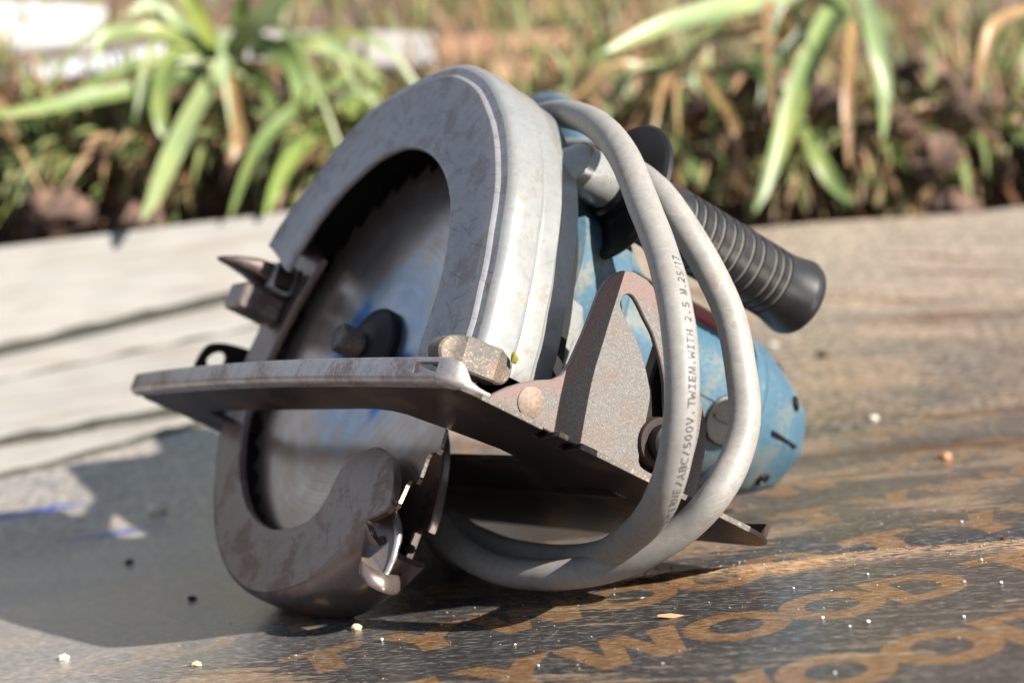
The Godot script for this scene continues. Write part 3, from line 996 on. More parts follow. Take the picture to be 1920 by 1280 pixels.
# ------------------------------------------------------------------ the saw
const R_OUT := [[-12.0, 0.1317], [-6.5, 0.1312], [-2.7, 0.1296], [7.2, 0.1262], [18.6, 0.1245], [32.0, 0.1260], [50.0, 0.1280], [63.0, 0.1302], [75.0, 0.1310], [97.0, 0.1258], [113.0, 0.1253], [120.0, 0.1226], [125.0, 0.1218], [129.0, 0.1182], [138.0, 0.1166], [148.0, 0.1170], [153.0, 0.1156], [156.0, 0.1125]]
const R_IN := [[-11.8, 0.0985], [-11.0, 0.0915], [-9.0, 0.0882], [-6.0, 0.0866], [1.6, 0.0860], [21.0, 0.0860], [40.0, 0.0877], [72.0, 0.0880], [84.0, 0.0879], [99.0, 0.0858], [114.0, 0.0822], [131.0, 0.0790], [143.0, 0.0762], [156.0, 0.0740]]
const L_FACE := [[128.0, 0.1186], [150.0, 0.1172], [163.0, 0.1140], [174.0, 0.1119], [184.0, 0.1150], [195.0, 0.1185], [213.0, 0.1152], [228.0, 0.1156], [249.0, 0.1156], [261.0, 0.1150], [286.0, 0.1108], [299.0, 0.1042], [308.0, 0.1010]]
const L_WALL := [[128.0, 0.1196], [150.0, 0.1186], [163.0, 0.1152], [174.0, 0.1132], [184.0, 0.1158], [195.0, 0.1192], [213.0, 0.1162], [249.0, 0.1170], [286.0, 0.1165], [299.0, 0.1150], [310.0, 0.1130]]

func face_prof(a: float) -> PackedVector2Array:
	var ro := table(R_OUT, a)
	var ri := table(R_IN, a)
	return PackedVector2Array([Vector2(ri, -0.0016), Vector2(ri + 0.0005, -0.0004), Vector2(ri + 0.0018, 0.0), Vector2(lerpf(ri, ro, 0.22), -0.0004), Vector2(lerpf(ri, ro, 0.42), -0.0009), Vector2(lerpf(ri, ro, 0.62), -0.0008), Vector2(ro - 0.0098, 0.0), Vector2(ro - 0.0088, 0.0006), Vector2(ro - 0.0080, 0.0007), Vector2(ro - 0.0072, 0.0001), Vector2(ro - 0.0066, -0.0010), Vector2(ro - 0.0030, -0.0014), Vector2(ro - 0.0030, -0.0034), Vector2(ro - 0.0080, -0.0036), Vector2(ri + 0.0010, -0.0032)])

func rim_prof(a: float) -> PackedVector2Array:
	var R := table(R_OUT, a)
	return PackedVector2Array([Vector2(R - 0.0030, -0.0014), Vector2(R - 0.0016, -0.0019), Vector2(R - 0.0004, -0.0030), Vector2(R + 0.0005, -0.0050), Vector2(R + 0.0009, -0.0085), Vector2(R + 0.0011, -0.0150), Vector2(R + 0.0010, -0.0160), Vector2(R + 0.0002, -0.0168), Vector2(R - 0.0001, -0.0178), Vector2(R + 0.0004, -0.0190), Vector2(R + 0.0005, -0.0262), Vector2(R - 0.0002, -0.0270), Vector2(R - 0.0008, -0.0282), Vector2(R - 0.0009, -0.0362), Vector2(R - 0.0030, -0.0362), Vector2(R - 0.0028, -0.0100), Vector2(R - 0.0036, -0.0060), Vector2(R - 0.0052, -0.0034)])

func wall_prof(a: float) -> PackedVector2Array:
	var rf := table(L_FACE, a)
	var rw := table(L_WALL, a)
	var d := rw - rf
	return PackedVector2Array([Vector2(rf, -0.0168), Vector2(rf + d * 0.45, -0.0174 - d * 0.12), Vector2(rf + d * 0.8, -0.0188 - d * 0.35), Vector2(rw, -0.0215 - d * 0.7), Vector2(rw + 0.0003, -0.0330), Vector2(rw, -0.0425), Vector2(rw - 0.0012, -0.0450), Vector2(rw - 0.0034, -0.0450), Vector2(rw - 0.0030, -0.0425), Vector2(rw - 0.0028, -0.0260 - d * 0.7), Vector2(rf - 0.0004, -0.0198)])

func polar(tab: Array, a0: float, a1: float, n: int, off := 0.0) -> PackedVector2Array:
	var o := PackedVector2Array()
	for i in n + 1:
		var a := lerpf(a0, a1, float(i) / n)
		o.append(Vector2.from_angle(deg_to_rad(a)) * (table(tab, a) + off))
	return o

func build_saw() -> void:
	var th := deg_to_rad(-101.0)
	saw_base = Vector3(0.1172 * cos(th), 0.1172 * sin(th), -0.0440)
	var bas := Basis(SX, SY, SZ).orthonormalized()
	var saw := Node3D.new()
	saw.name = "circular_saw"
	add_child(saw)
	saw.transform = Transform3D(bas, SAW_AT + bas * saw_base)
	tag(saw, "old blue and grey circular saw lying on its side on the printed plywood", "circular saw")
	var at := -saw_base

	# --- upper guard: rounded rim, flat face with a raised bead, back wall
	var s := PackedVector3Array()
	add_arc(s, rim_prof, -7.5, 152.0, 150)
	var guard := put("upper_guard", solid(s, 32.0), M.paint, saw, at)
	s = PackedVector3Array()
	add_arc(s, face_prof, -11.5, 153.0, 170)
	put("guard_face", solid(s, 30.0), M.paint_face, guard)
	s = PackedVector3Array()
	var back := func(a: float) -> PackedVector2Array:
		var R := table(R_OUT, clampf(a, -12, 134)) - 0.0035
		return PackedVector2Array([Vector2(0.03, -0.0450), Vector2(R, -0.0450), Vector2(R, -0.0415), Vector2(0.03, -0.0415)])
	s = PackedVector3Array()
	add_arc(s, func(a: float) -> PackedVector2Array:
		var R := table(R_OUT, clampf(a, -7.0, 156.0)) - 0.0180
		return PackedVector2Array([Vector2(0.024, -0.0510), Vector2(R, -0.0510), Vector2(R, -0.0475), Vector2(0.024, -0.0475)]), -16.0, 196.0, 90)
	add_arc(s, func(a: float) -> PackedVector2Array:
		var R := table(R_OUT, a)
		return PackedVector2Array([Vector2(R - 0.0044, -0.0340), Vector2(R - 0.0032, -0.0368), Vector2(R - 0.0160, -0.0395), Vector2(R - 0.0176, -0.0508), Vector2(R - 0.0206, -0.0476), Vector2(R - 0.0192, -0.0374)]), -7.4, 153.0, 90)
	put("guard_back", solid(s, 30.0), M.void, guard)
	s = PackedVector3Array()
	# added near-black sheet that paints the shade inside the rim
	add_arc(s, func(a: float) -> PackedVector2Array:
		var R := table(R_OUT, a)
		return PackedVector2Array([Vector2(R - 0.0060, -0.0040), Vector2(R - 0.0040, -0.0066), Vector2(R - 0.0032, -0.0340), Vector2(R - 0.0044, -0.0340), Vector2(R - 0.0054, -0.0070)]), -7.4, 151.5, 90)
	put("rim_shade", solid(s, 30.0), M.void, guard)
	# black rubbing strip on the far outside of the left limb
	# --- gear case behind the guard
	s = PackedVector3Array()
	add_arc(s, func(a: float) -> PackedVector2Array: return PackedVector2Array([Vector2(0.045, -0.0640), Vector2(0.0985, -0.0640), Vector2(0.1015, -0.0600), Vector2(0.1025, -0.0500), Vector2(0.045, -0.0500)]), -6.0, 28.0, 26)
	box_at(s, Vector3(0.1015, 0.010, -0.052), Vector3(0.004, 0.0075, 0.004), 0.0012)
	put("gear_case", solid(s, 35.0), M.paint, saw, at)
	s = PackedVector3Array()
	add_lathe(s, Vector3(0.045, 0.040, 0), Vector3(0, 0, -1), [Vector2(0, 0.05), Vector2(0.048, 0.05), Vector2(0.052, 0.053), Vector2(0.051, 0.080), Vector2(0.036, 0.092), Vector2(0, 0.092)], 40)
	put("gear_cover", solid(s, 35.0), M.blue, saw, at)

	# --- blade, washer, bolt
	s = PackedVector3Array()
	var loop := PackedVector2Array()
	var teeth := 40
	for i in teeth:
		var a := TAU * i / teeth
		var st := TAU / teeth
		for q in [[0.0, 0.0962], [0.16, 0.0962], [0.20, 0.0938], [0.36, 0.0906], [0.52, 0.0908], [0.72, 0.0928], [0.97, 0.0950]]:
			loop.append(Vector2.from_angle(-a - st * q[0]) * q[1])
	add_slab(s, loop, [], -0.0272, -0.0255, 0.0001, xy, 0.006)
	var blade := put("blade", solid(s, 25.0), blade_mat(), saw, at)
	s = PackedVector3Array()
	add_lathe(s, Vector3.ZERO, Vector3(0, 0, 1), [Vector2(0, -0.0254), Vector2(0.0200, -0.0254), Vector2(0.0206, -0.0248), Vector2(0.0206, -0.0225), Vector2(0.0198, -0.0212), Vector2(0.0120, -0.0180), Vector2(0.0100, -0.0172), Vector2(0, -0.0172)], 56)
	put("washer", solid(s, 28.0), M.dark_metal, blade)
	s = PackedVector3Array()
	var hex := []
	for e in [[-0.0176, 0.0059], [-0.0160, 0.0064], [-0.0072, 0.0064], [-0.0060, 0.0056], [-0.0059, 0.0045], [-0.0064, 0.0042], [-0.0065, 0.0002]]:
		var ring := PackedVector3Array()
		for k in 36:
			var a := TAU * k / 36.0 + 0.3
			var rr: float = e[1]
			if e[1] > 0.0062: rr = e[1] * 0.866 / cos(fposmod(a - 0.3, TAU / 6.0) - TAU / 12.0) * 1.06
			ring.append(Vector3(cos(a) * rr, sin(a) * rr, e[0]))
		hex.append(ring)
	add_loft(s, hex)
	put("bolt", solid(s, 28.0), M.dusty, blade)

	# --- lower guard: face flange with a hooked end, rim wall, back flange
	s = PackedVector3Array()
	add_arc(s, wall_prof, 128.0, 309.0, 120)
	var lower := put("lower_guard", solid(s, 34.0), M.steel, saw, at)
	s = PackedVector3Array()
	var o := polar(L_FACE, 146.0, 308.0, 70)
	o.append_array(mm2([[64.0, -77.4], [70, -75.6], [75.4, -73.4], [77.6, -70.2], [76.2, -64], [73.2, -58.5], [69.0, -53.8], [63.5, -50.2], [58, -48], [52, -46.8], [46, -46.8], [40, -48], [34, -50.2], [29.5, -53], [26.2, -56.5], [24.4, -61], [23.4, -68], [20, -75.5], [14, -80], [6, -83], [-2, -84.5], [-15, -85.7], [-26, -84.6], [-36, -82.3], [-48, -77.6], [-58, -71.3], [-67.5, -63.8], [-75.3, -55.8], [-83.5, -44.5], [-89.3, -33], [-91.2, -20], [-89.8, -7.4], [-86.1, 8.3], [-80, 26], [-70, 48]]))
	add_slab(s, o, [], -0.0206, -0.0168, 0.0006, xy, 0.0035)
	put("face_flange", solid(s, 30.0), M.steel, lower)
	s = PackedVector3Array()
	o = polar(L_WALL, 146.0, 304.0, 60, -0.0022)
	o.append_array(mm2([[60.5, -91], [60.2, -82], [60.5, -74], [64, -72.6], [70.8, -73.2], [71.2, -68], [69.2, -59], [66.5, -50], [62.6, -41.5], [58, -34], [52.7, -28.3], [44, -24.5]]))
	var inner := PackedVector2Array()
	for i in 31: inner.append(Vector2.from_angle(deg_to_rad(-30.0 - i * 6.0)) * 0.045)
	o.append_array(inner)
	add_slab(s, o, [], -0.0448, -0.0408, 0.0006, xy, 0.004)
	put("back_flange", solid(s, 30.0), M.steel, lower)
	# stamped end of the channel: dished face side, bright middle lip, folded bottom
	var ca := cr(mm([[63.6, -77.0, -17.4], [64.4, -83, -17.6], [66.6, -90.5, -18.0], [70.5, -97.0, -18.6]]), 5)
	var cb := cr(mm([[65.5, -71.0, -26.6], [71.0, -76.0, -26.8], [74.6, -81.8, -27.0], [76.2, -89, -27.0], [75.4, -96.0, -26.8]]), 4)
	s = PackedVector3Array()
	var dish := []
	for i in 16:
		var pa: Vector3 = ca[i]
		var pb: Vector3 = cb[i + (1 if i > 0 else 0)]
		var ring := PackedVector3Array()
		var inn := Vector3(-0.62, 0.46, -0.10)
		for k in 9:
			var u := k / 8.0
			ring.append(pa.lerp(pb, u) + inn * 0.0046 * pow(sin(PI * u), 0.8) * (0.25 + 0.75 * sin(PI * clampf(i / 15.0 * 0.9 + 0.1, 0, 1))))
		for k in range(8, -1, -1): ring.append(ring[k] + inn * 0.0014)
		dish.append(ring)
	add_loft(s, dish, false)
	var clip := put("end_recess", solid(s, 40.0), M.steel, lower)
	s = PackedVector3Array()
	add_tube(s, cb, func(t: float) -> float: return 0.0015 + 0.0003 * sin(t * 5.0), 10)
	put("lip", solid(s, 60.0), M.bare, clip)
	s = PackedVector3Array()
	var foldp := cr(mm([[70.8, -96.6, -17.6], [74.0, -98.6, -21.0], [75.6, -98.8, -27.0], [72.0, -97.6, -34.0], [66.4, -95.0, -40.0], [61.0, -91.0, -44.2]]), 5)
	var fold := []
	for i in foldp.size():
		var p: Vector3 = foldp[i]
		var q := PackedVector3Array()
		for e in [[0.0, 0.0026], [0.0012, 0.0016], [0.0016, -0.0010], [0.0010, -0.0042], [-0.0006, -0.0052], [-0.0018, -0.0040], [-0.0014, 0.0016]]:
			var tp := 0.55 + 0.45 * pow(sin(PI * clampf((i + 0.6) / (foldp.size() + 0.2), 0.0, 1.0)), 0.5)
			q.append(p + Vector3(0.72, 0.30, 0.10) * e[0] * 1.6 * tp + Vector3(-0.50, 0.86, 0.0) * (e[1] * 1.15 * tp + 0.0012))
		fold.append(q)
	add_loft(s, fold)
	put("folded_end", solid(s, 60.0), M.steel, clip)
	for rv in [Vector3(0.0690, -0.0835, -0.0232), Vector3(0.0620, -0.0815, -0.0398)]:
		s = PackedVector3Array()
		add_lathe(s, rv, Vector3(0.55, -0.2, 0.8).normalized(), [Vector2(0, -0.003), Vector2(0.0019, -0.003), Vector2(0.0017, 0.0004), Vector2(0.0006, 0.0006), Vector2(0, 0.0002)], 14)
		put("rivet", solid(s, 40.0), M.rust, clip)
	# lifting lever on the left limb
	build_lever(lower)

	build_plate(saw, at)
	build_quadrant(saw, at)
	build_motor(saw, at)
	build_grip(saw, at)
	build_cord(saw, at)
	# --- bumper foot on the guard's front end
	s = PackedVector3Array()
	var fo := PackedVector2Array()
	for p in cr([Vector2(17.5, -20.5), Vector2(15.5, -15.5), Vector2(10.5, -13.0), Vector2(0, -11.9), Vector2(-9, -11.6), Vector2(-13.2, -13.0), Vector2(-14.8, -17.0), Vector2(-13.6, -21.6), Vector2(-9.0, -24.0), Vector2(0, -25.0), Vector2(8, -25.6), Vector2(14.0, -25.4)], 5, true): fo.append(p * 0.001)
	var bump := func(zz: float, y: float, t: float) -> Vector3:
		var edge := smoothstep(0.0070, 0.0135, absf(zz - 0.0012))
		var panel := smoothstep(0.0102, 0.0094, zz) * smoothstep(-0.0072, -0.0064, zz)
		return Vector3(0.1345 + t - 0.0030 * edge + (0.0011 * panel if t > 0.002 else 0.0), y, zz)
	add_slab(s, fo, [], -0.004, 0.0050, 0.0008, bump, 0.0011)
	put("bumper_foot", solid(s, 34.0), M.dusty, saw, at)
	s = PackedVector3Array()
	add_tube(s, cr([Vector3(0.128, -0.016, 0.001), Vector3(0.1315, -0.0205, 0.0), Vector3(0.1320, -0.026, -0.002)], 4), 0.004, 10)
	put("foot_pin", solid(s, 50.0), M.rust, saw, at)

func blade_mat() -> Material:
	# brushed rings and the blue printed label of the blade, laid flat on its face
	var w := 640
	var im := Image.create(w, w, false, Image.FORMAT_RGB8)
	var n := FastNoiseLite.new()
	n.seed = 81; n.frequency = 1.0; n.fractal_octaves = 3
	for y in w:
		for x in w:
			var p := (Vector2(x, y) / w - Vector2(0.5, 0.5)) * 0.2
			var r := p.length()
			var a := p.angle()
			var f := n.get_noise_2d(r * 1500.0, a * 1.2)
			var g := n.get_noise_2d(p.x * 45.0 + 30.0, p.y * 45.0)
			var c := Color(0.80, 0.785, 0.775).lerp(Color(0.68, 0.61, 0.56), smoothstep(-0.5, 0.6, g * 0.4 + smoothstep(0.06, 0.09, r) * 0.25 - p.y * 3.0))
			var fade := smoothstep(0.054, 0.034, r + g * 0.012)
			var blue := smoothstep(-0.6, 0.35, 0.45 * f + 0.35 * g + 0.15)
			c = c.lerp(Color(0.46, 0.62, 0.80), fade * blue * 0.55)
			# the bright label panels near the washer
			var pa := maxf(smoothstep(0.62, 0.38, absf(wrapf(a - 2.75, -PI, PI))), smoothstep(0.62, 0.38, absf(wrapf(a + 0.55, -PI, PI))))
			c = c.lerp(Color(0.12, 0.38, 0.70), 0.75 * pa * smoothstep(0.040, 0.033, r + f * 0.004) * smoothstep(0.018, 0.021, r))
			var k := 1.0 + f * 0.16
			im.set_pixel(x, w - 1 - y, Color(c.r * k, c.g * k, c.b * k))
	var m := StandardMaterial3D.new()
	m.albedo_texture = ImageTexture.create_from_image(im)
	m.uv1_triplanar = true
	m.uv1_scale = Vector3(5, 5, 5)
	m.uv1_offset = Vector3(0.5, 0.5, 0.5)
	m.metallic = 0.88
	m.roughness = 0.25
	return m

func build_lever(lower: Node3D) -> void:
	var s := PackedVector3Array()
	# block that stands out from the limb, then the bent pointed tongue
	var rings := []
	for e in [[-0.024, 0.0100, 0.0090, 0.036], [-0.021, 0.0115, 0.0105, 0.0355], [-0.012, 0.0115, 0.0105, 0.0355], [-0.004, 0.0105, 0.0100, 0.0355], [0.004, 0.0085, 0.0075, 0.0360], [0.013, 0.0060, 0.0045, 0.0350], [0.0195, 0.0030, 0.0022, 0.0335], [0.0215, 0.0008, 0.0007, 0.0330]]:
		var ring := PackedVector3Array()
		for k in 20:
			var a := TAU * k / 20.0
			var q := Vector2(cos(a), sin(a))
			q = Vector2(signf(q.x) * pow(absf(q.x), 0.55), signf(q.y) * pow(absf(q.y), 0.55))
			ring.append(Vector3(-0.0985 + q.x * e[1], e[3] + q.y * e[2] * 0.62, e[0]))
		rings.append(ring)
	add_loft(s, rings)
	var lever := put("lever", solid(s, 40.0), M.plate, lower)
	s = PackedVector3Array()
	var fr := []
	for i in 33:
		var a := TAU * i / 32.0
		var c := Vector3(-0.0915, 0.0352, -0.0095)
		var q := Vector2(signf(cos(a)) * pow(absf(cos(a)), 0.5), signf(sin(a)) * pow(absf(sin(a)), 0.5))
		var d := Vector3(0.0, q.x * 0.0066, q.y * 0.0056)
		fr.append(PackedVector3Array([c + d * 1.16, c + d * 1.14 + Vector3(0.0052, 0, 0), c + d * 0.92 + Vector3(0.0056, 0, 0), c + d * 0.88]))
	add_loft(s, fr, false)
	put("eye_rim", solid(s, 40.0), M.bare, lever)
	s = PackedVector3Array()
	box_at(s, Vector3(-0.0985, 0.0205, -0.0045), Vector3(0.0085, 0.0065, 0.0115), 0.0012)
	put("lever_block", solid(s, 30.0), M.steel, lever)
	s = PackedVector3Array()
	box_at(s, Vector3(-0.0935, 0.0345, -0.0228), Vector3(0.0085, 0.0095, 0.0070), 0.0016)
	put("clamp_block", solid(s, 30.0), M.dark_metal, lever)
	s = PackedVector3Array()
	add_lathe(s, Vector3(-0.0900, 0.0345, -0.0105), Vector3(1, 0, 0), [Vector2(0, -0.002), Vector2(0.0028, -0.002), Vector2(0.0026, 0.0014), Vector2(0, 0.0018)], 16)
	put("rivet", solid(s, 40.0), M.rust, lever)

func rail_z(x: float) -> float:
	return 0.0200 + 0.0055 * (1.0 - pow(x / 0.147, 2.0))

func build_plate(saw: Node3D, at: Vector3) -> void:
	var s := PackedVector3Array()
	# outline in (X, Z)
	var o := PackedVector2Array()
	for i in 21:
		var x := lerpf(-0.136, 0.150, i / 20.0)
		o.append(Vector2(x, rail_z(x) - 0.0030))
	o.append_array(mm2([[155.5, 14.0], [157, 8], [157, -22.6], [143.5, -27.8], [142.5, -31.6], [157, -28.0], [158.8, -28.8], [158.8, -33.2], [157, -34.2], [143.5, -39.6], [142.5, -43.6], [157, -40.0], [157, -128], [155.5, -136], [151, -142.5], [144, -145.5], [-132, -145.5], [-138, -143], [-140, -138], [-140, 14]]))
	var slot := mm2([[58, -1.5], [68, -1.8], [78, -3.8], [83.5, -7.5], [86.8, -14.5], [91, -22.5], [96, -34], [99.4, -43], [99.3, -50], [96, -55], [-96, -55], [-100, -50], [-100, -8], [-96, -2.0]])
	var p3 := func(x: float, z: float, t: float) -> Vector3: return Vector3(x, -0.0343 + t, z)
	add_slab(s, o, [slot], -0.0023, 0.0, 0.0004, p3, 0.005)
	var plate := put("base_plate", solid(s, 30.0), M.plate, saw, at)
	for e in [[0.0060, -0.0222], [-0.0404, -0.0760], [-0.0765, -0.1270]]:
		s = PackedVector3Array()
		box_at(s, Vector3(0.1571, -0.03545, (e[0] + e[1]) * 0.5), Vector3(0.0004, 0.00112, (e[0] - e[1]) * 0.5), 0.0002)
		put("worn_edge", solid(s, 30.0), M.dusty, plate)
	# folded edge rail along the blade side, with a slotted front end
	s = PackedVector3Array()
	var sect := [Vector2(-0.0030, -0.0023), Vector2(-0.0012, -0.0023), Vector2(0.0006, -0.0019), Vector2(0.0018, -0.0009), Vector2(0.0023, 0.0006), Vector2(0.0024, 0.0068), Vector2(0.0021, 0.0074), Vector2(0.0002, 0.0074), Vector2(-0.0001, 0.0068), Vector2(-0.0002, 0.0016), Vector2(-0.0009, 0.0003), Vector2(-0.0030, 0.0)]
	var path := []
	for i in 31:
		var x := lerpf(-0.1405, 0.1345, i / 30.0)
		path.append([Vector2(x, rail_z(x)), Vector2(0.0011 * x / 0.147 * 0.5, 1).normalized()])
	rail_loft(s, path, sect)
	var top := [Vector2(0.0024, 0.0055), Vector2(0.0024, 0.0068), Vector2(0.0021, 0.0074), Vector2(0.0002, 0.0074), Vector2(-0.0001, 0.0068), Vector2(-0.0001, 0.0055)]
	var low := [Vector2(-0.0030, -0.0023), Vector2(-0.0012, -0.0023), Vector2(0.0006, -0.0019), Vector2(0.0018, -0.0009), Vector2(0.0023, 0.0004), Vector2(0.0023, 0.0012), Vector2(-0.0003, 0.0012), Vector2(-0.0030, 0.0)]
	var mid := []
	for i in 4:
		var x := lerpf(0.1345, 0.1485, i / 3.0)
		mid.append([Vector2(x, rail_z(x)), Vector2(0.04, 1).normalized()])
	rail_loft(s, mid, top)
	rail_loft(s, mid, low)
	var endp := []
	for i in 11:
		var a := deg_to_rad(lerpf(88.0, -4.0, i / 10.0))
		endp.append([Vector2(0.1485, 0.0125) + Vector2(cos(a) * 0.0062, sin(a) * 0.0073), Vector2(cos(a), sin(a))])
	endp.append([Vector2(0.1550, 0.0080), Vector2(1, 0)])
	endp.append([Vector2(0.1550, 0.0030), Vector2(1, 0)])
	rail_loft(s, endp, sect, [0.0, 0.0, 0.0, 0.0, 0.0, 0.0, 0.0, 0.001, 0.002, 0.0035, 0.005, 0.0060, 0.0068])
	put("edge_rail", solid(s, 40.0), M.bare, plate)
	# low lip on the motor side
	s = PackedVector3Array()
	var rp := []
	for i in 21:
		var x := lerpf(-0.135, 0.150, i / 20.0)
		rp.append([Vector2(x, -0.1440 + 0.003 * smoothstep(0.12, 0.15, x)), Vector2(0, -1)])
	rail_loft(s, rp, [Vector2(-0.0022, 0.0002), Vector2(0.0012, 0.0002), Vector2(0.0015, 0.0012), Vector2(0.0016, 0.0052), Vector2(0.0012, 0.0058), Vector2(-0.0006, 0.0058), Vector2(-0.0008, 0.0014), Vector2(-0.0022, 0.0014)])
	put("side_lip", solid(s, 40.0), M.plate, plate)
	# stamped stiffening rib and a bent rear tab with an eye
	s = PackedVector3Array()
	var tab := PackedVector2Array()
	for p in cr([Vector2(-3.0, -16), Vector2(-2.6, -8), Vector2(-5.0, 0.5), Vector2(-11.0, 4.2), Vector2(-19, 6.2), Vector2(-26, 7.0), Vector2(-34, 6.0), Vector2(-40, 0), Vector2(-42, -10), Vector2(-42, -33), Vector2(-30, -34), Vector2(-12, -34), Vector2(-5, -33)], 4, true): tab.append(p * 0.001)
	var eye := PackedVector2Array()
	for p in cr([Vector2(-7.2, -7.0), Vector2(-9.2, -2.4), Vector2(-14.0, 0.2), Vector2(-16.4, -2.6), Vector2(-15.4, -8.0), Vector2(-10.8, -10.2)], 5, true): eye.append(p * 0.001)
	add_slab(s, tab, [eye], -0.0012, 0.0012, 0.0003, func(z: float, y: float, t: float) -> Vector3: return Vector3(-0.1375 + t, y, z), 0.003)
	put("rear_tab", solid(s, 30.0), M.dark_metal, plate)
	s = PackedVector3Array()
	add_loft(s, [PackedVector3Array([Vector3(-0.13, -0.0367, -0.085), Vector3(-0.13, -0.0372, -0.090), Vector3(-0.13, -0.0367, -0.095)]), PackedVector3Array([Vector3(0.12, -0.0367, -0.085), Vector3(0.12, -0.0376, -0.090), Vector3(0.12, -0.0367, -0.095)])])
	put("stiffening_rib", solid(s, 30.0), M.plate, plate)

func rail_loft(s: PackedVector3Array, path: Array, sect: Array, lift := []) -> void:
	var rings := []
	for i in path.size():
		var ring := PackedVector3Array()
		var c: Vector2 = path[i][0]
		var n: Vector2 = path[i][1]
		var k := 1.0
		for q in sect:
			var y: float = q.y
			if lift.size() and y > 0.001: y = maxf(0.001, y - lift[i])
			ring.append(Vector3(c.x + n.x * q.x * k, -0.0343 + y, c.y + n.y * q.x * k))
		rings.append(ring)
	var part := PackedVector3Array()
	var m: int = sect.size()
	var flat := PackedVector2Array()
	for q in sect: flat.append(q)
	for i in rings.size() - 1:
		for k in m:
			quad(part, rings[i][k], rings[i][(k + 1) % m], rings[i + 1][(k + 1) % m], rings[i + 1][k])
	var tri := Geometry2D.triangulate_polygon(flat)
	for e in [0, rings.size() - 1]:
		var out: Vector3 = rings[0][0] - rings[1][0] if e == 0 else rings[-1][0] - rings[-2][0]
		for i in range(0, tri.size(), 3):
			var a: Vector3 = rings[e][tri[i]]
			var b: Vector3 = rings[e][tri[i + 1]]
			var c: Vector3 = rings[e][tri[i + 2]]
			if (b - a).cross(c - a).dot(out) > 0.0: part.append_array([a, b, c])
			else: part.append_array([a, c, b])
	if volume(part) < 0.0: flip(part)
	s.append_array(part)

func build_quadrant(saw: Node3D, at: Vector3) -> void:
	var s := PackedVector3Array()
	# outline in (Z, Y)
	var o := mm2([[-1.0, -33.6], [-3.6, -30.2], [-8.5, -25.4], [-13.6, -21.6], [-19.5, -18.0], [-25.4, -15.3], [-28.6, -12.2], [-30.2, -7.9], [-30.8, -2.3], [-31.8, 6.7], [-32.3, 16.5], [-32.5, 23.1], [-33.8, 28.4], [-36.3, 32.7], [-39.7, 35.6], [-44.6, 37.2], [-51.2, 37.1], [-56.6, 35.3], [-62, 32.0], [-70, 26.8], [-78, 20.4], [-85.2, 12.7], [-93, 4.5], [-99.1, -3.9], [-102.5, -14], [-104.1, -30.4], [-104.2, -33.6]])
	var slot := PackedVector2Array()
	for p in cr([Vector2(-43.0, 25.1), Vector2(-43.4, 22.6), Vector2(-47.8, 19.1), Vector2(-53.7, 14.8), Vector2(-58.2, 11.0), Vector2(-62.4, 6.7), Vector2(-66.6, 1.2), Vector2(-69.4, -3.6), Vector2(-71.0, -12.2), Vector2(-72.4, -19.7), Vector2(-73.6, -28.5), Vector2(-79, -30.5), Vector2(-86.6, -28.4), Vector2(-82.6, -15), Vector2(-77.3, -4.0), Vector2(-73.5, 4.1), Vector2(-69.4, 10.1), Vector2(-64.7, 15.4), Vector2(-61.0, 19.2), Vector2(-55.9, 22.7), Vector2(-49.7, 27.2), Vector2(-46.2, 28.5), Vector2(-43.7, 27.2)], 3, true): slot.append(p * 0.001)
	var p3 := func(z: float, y: float, t: float) -> Vector3: return Vector3(0.148 + t, y, z)
	add_slab(s, o, [slot], -0.0026, 0.0, 0.0004, p3, 0.0028)
	var q := put("depth_quadrant", solid(s, 28.0), quadrant_mat(o), saw, at)
	s = PackedVector3Array()
	box_at(s, Vector3(0.1400, -0.0325, -0.052), Vector3(0.0068, 0.0012, 0.050), 0.0004)
	put("mounting_foot", solid(s, 30.0), M.plate, q)
	s = PackedVector3Array()
	add_lathe(s, Vector3(0.1482, -0.0268, -0.0195), Vector3(1, 0, 0), [Vector2(0, -0.001), Vector2(0.0060, -0.001), Vector2(0.0058, 0.0003), Vector2(0.0042, 0.0010), Vector2(0.0016, 0.0013), Vector2(0, 0.0013)], 28)
	put("rivet", solid(s, 50.0), mat(grime(Color(0.46, 0.40, 0.355), {"seed": 95, "size": 96, "amp": 0.2, "fine": 0.15, "specks": 200}), 40.0, 0.7), q)
	# clamp bolt in the slot: washer, nut, threaded end and its black lever
	s = PackedVector3Array()
	add_lathe(s, Vector3(0.1482, -0.0185, -0.0795), Vector3(1, 0, 0), [Vector2(0, -0.012), Vector2(0.0098, -0.012), Vector2(0.0100, 0.0), Vector2(0.0096, 0.0016), Vector2(0.0070, 0.0018), Vector2(0, 0.0018)], 30)
	var bolt := put("clamp_bolt", solid(s, 30.0), M.rust, q)
	s = PackedVector3Array()
	add_lathe(s, Vector3(0.1482, -0.0185, -0.0800), Vector3(1, 0, 0), [Vector2(0, 0.0017), Vector2(0.0072, 0.0017), Vector2(0.0074, 0.0024), Vector2(0.0074, 0.0070), Vector2(0.0062, 0.0078), Vector2(0.0042, 0.0076), Vector2(0.0040, 0.0100), Vector2(0, 0.0104)], 28)
	put("nut", solid(s, 30.0), M.dark_metal, bolt)
	s = PackedVector3Array()
	box_at(s, Vector3(0.1380, -0.006, -0.0800), Vector3(0.0035, 0.0290, 0.0085), 0.001)
	put("clamp_lever", solid(s, 30.0), M.dark_metal, saw, at)

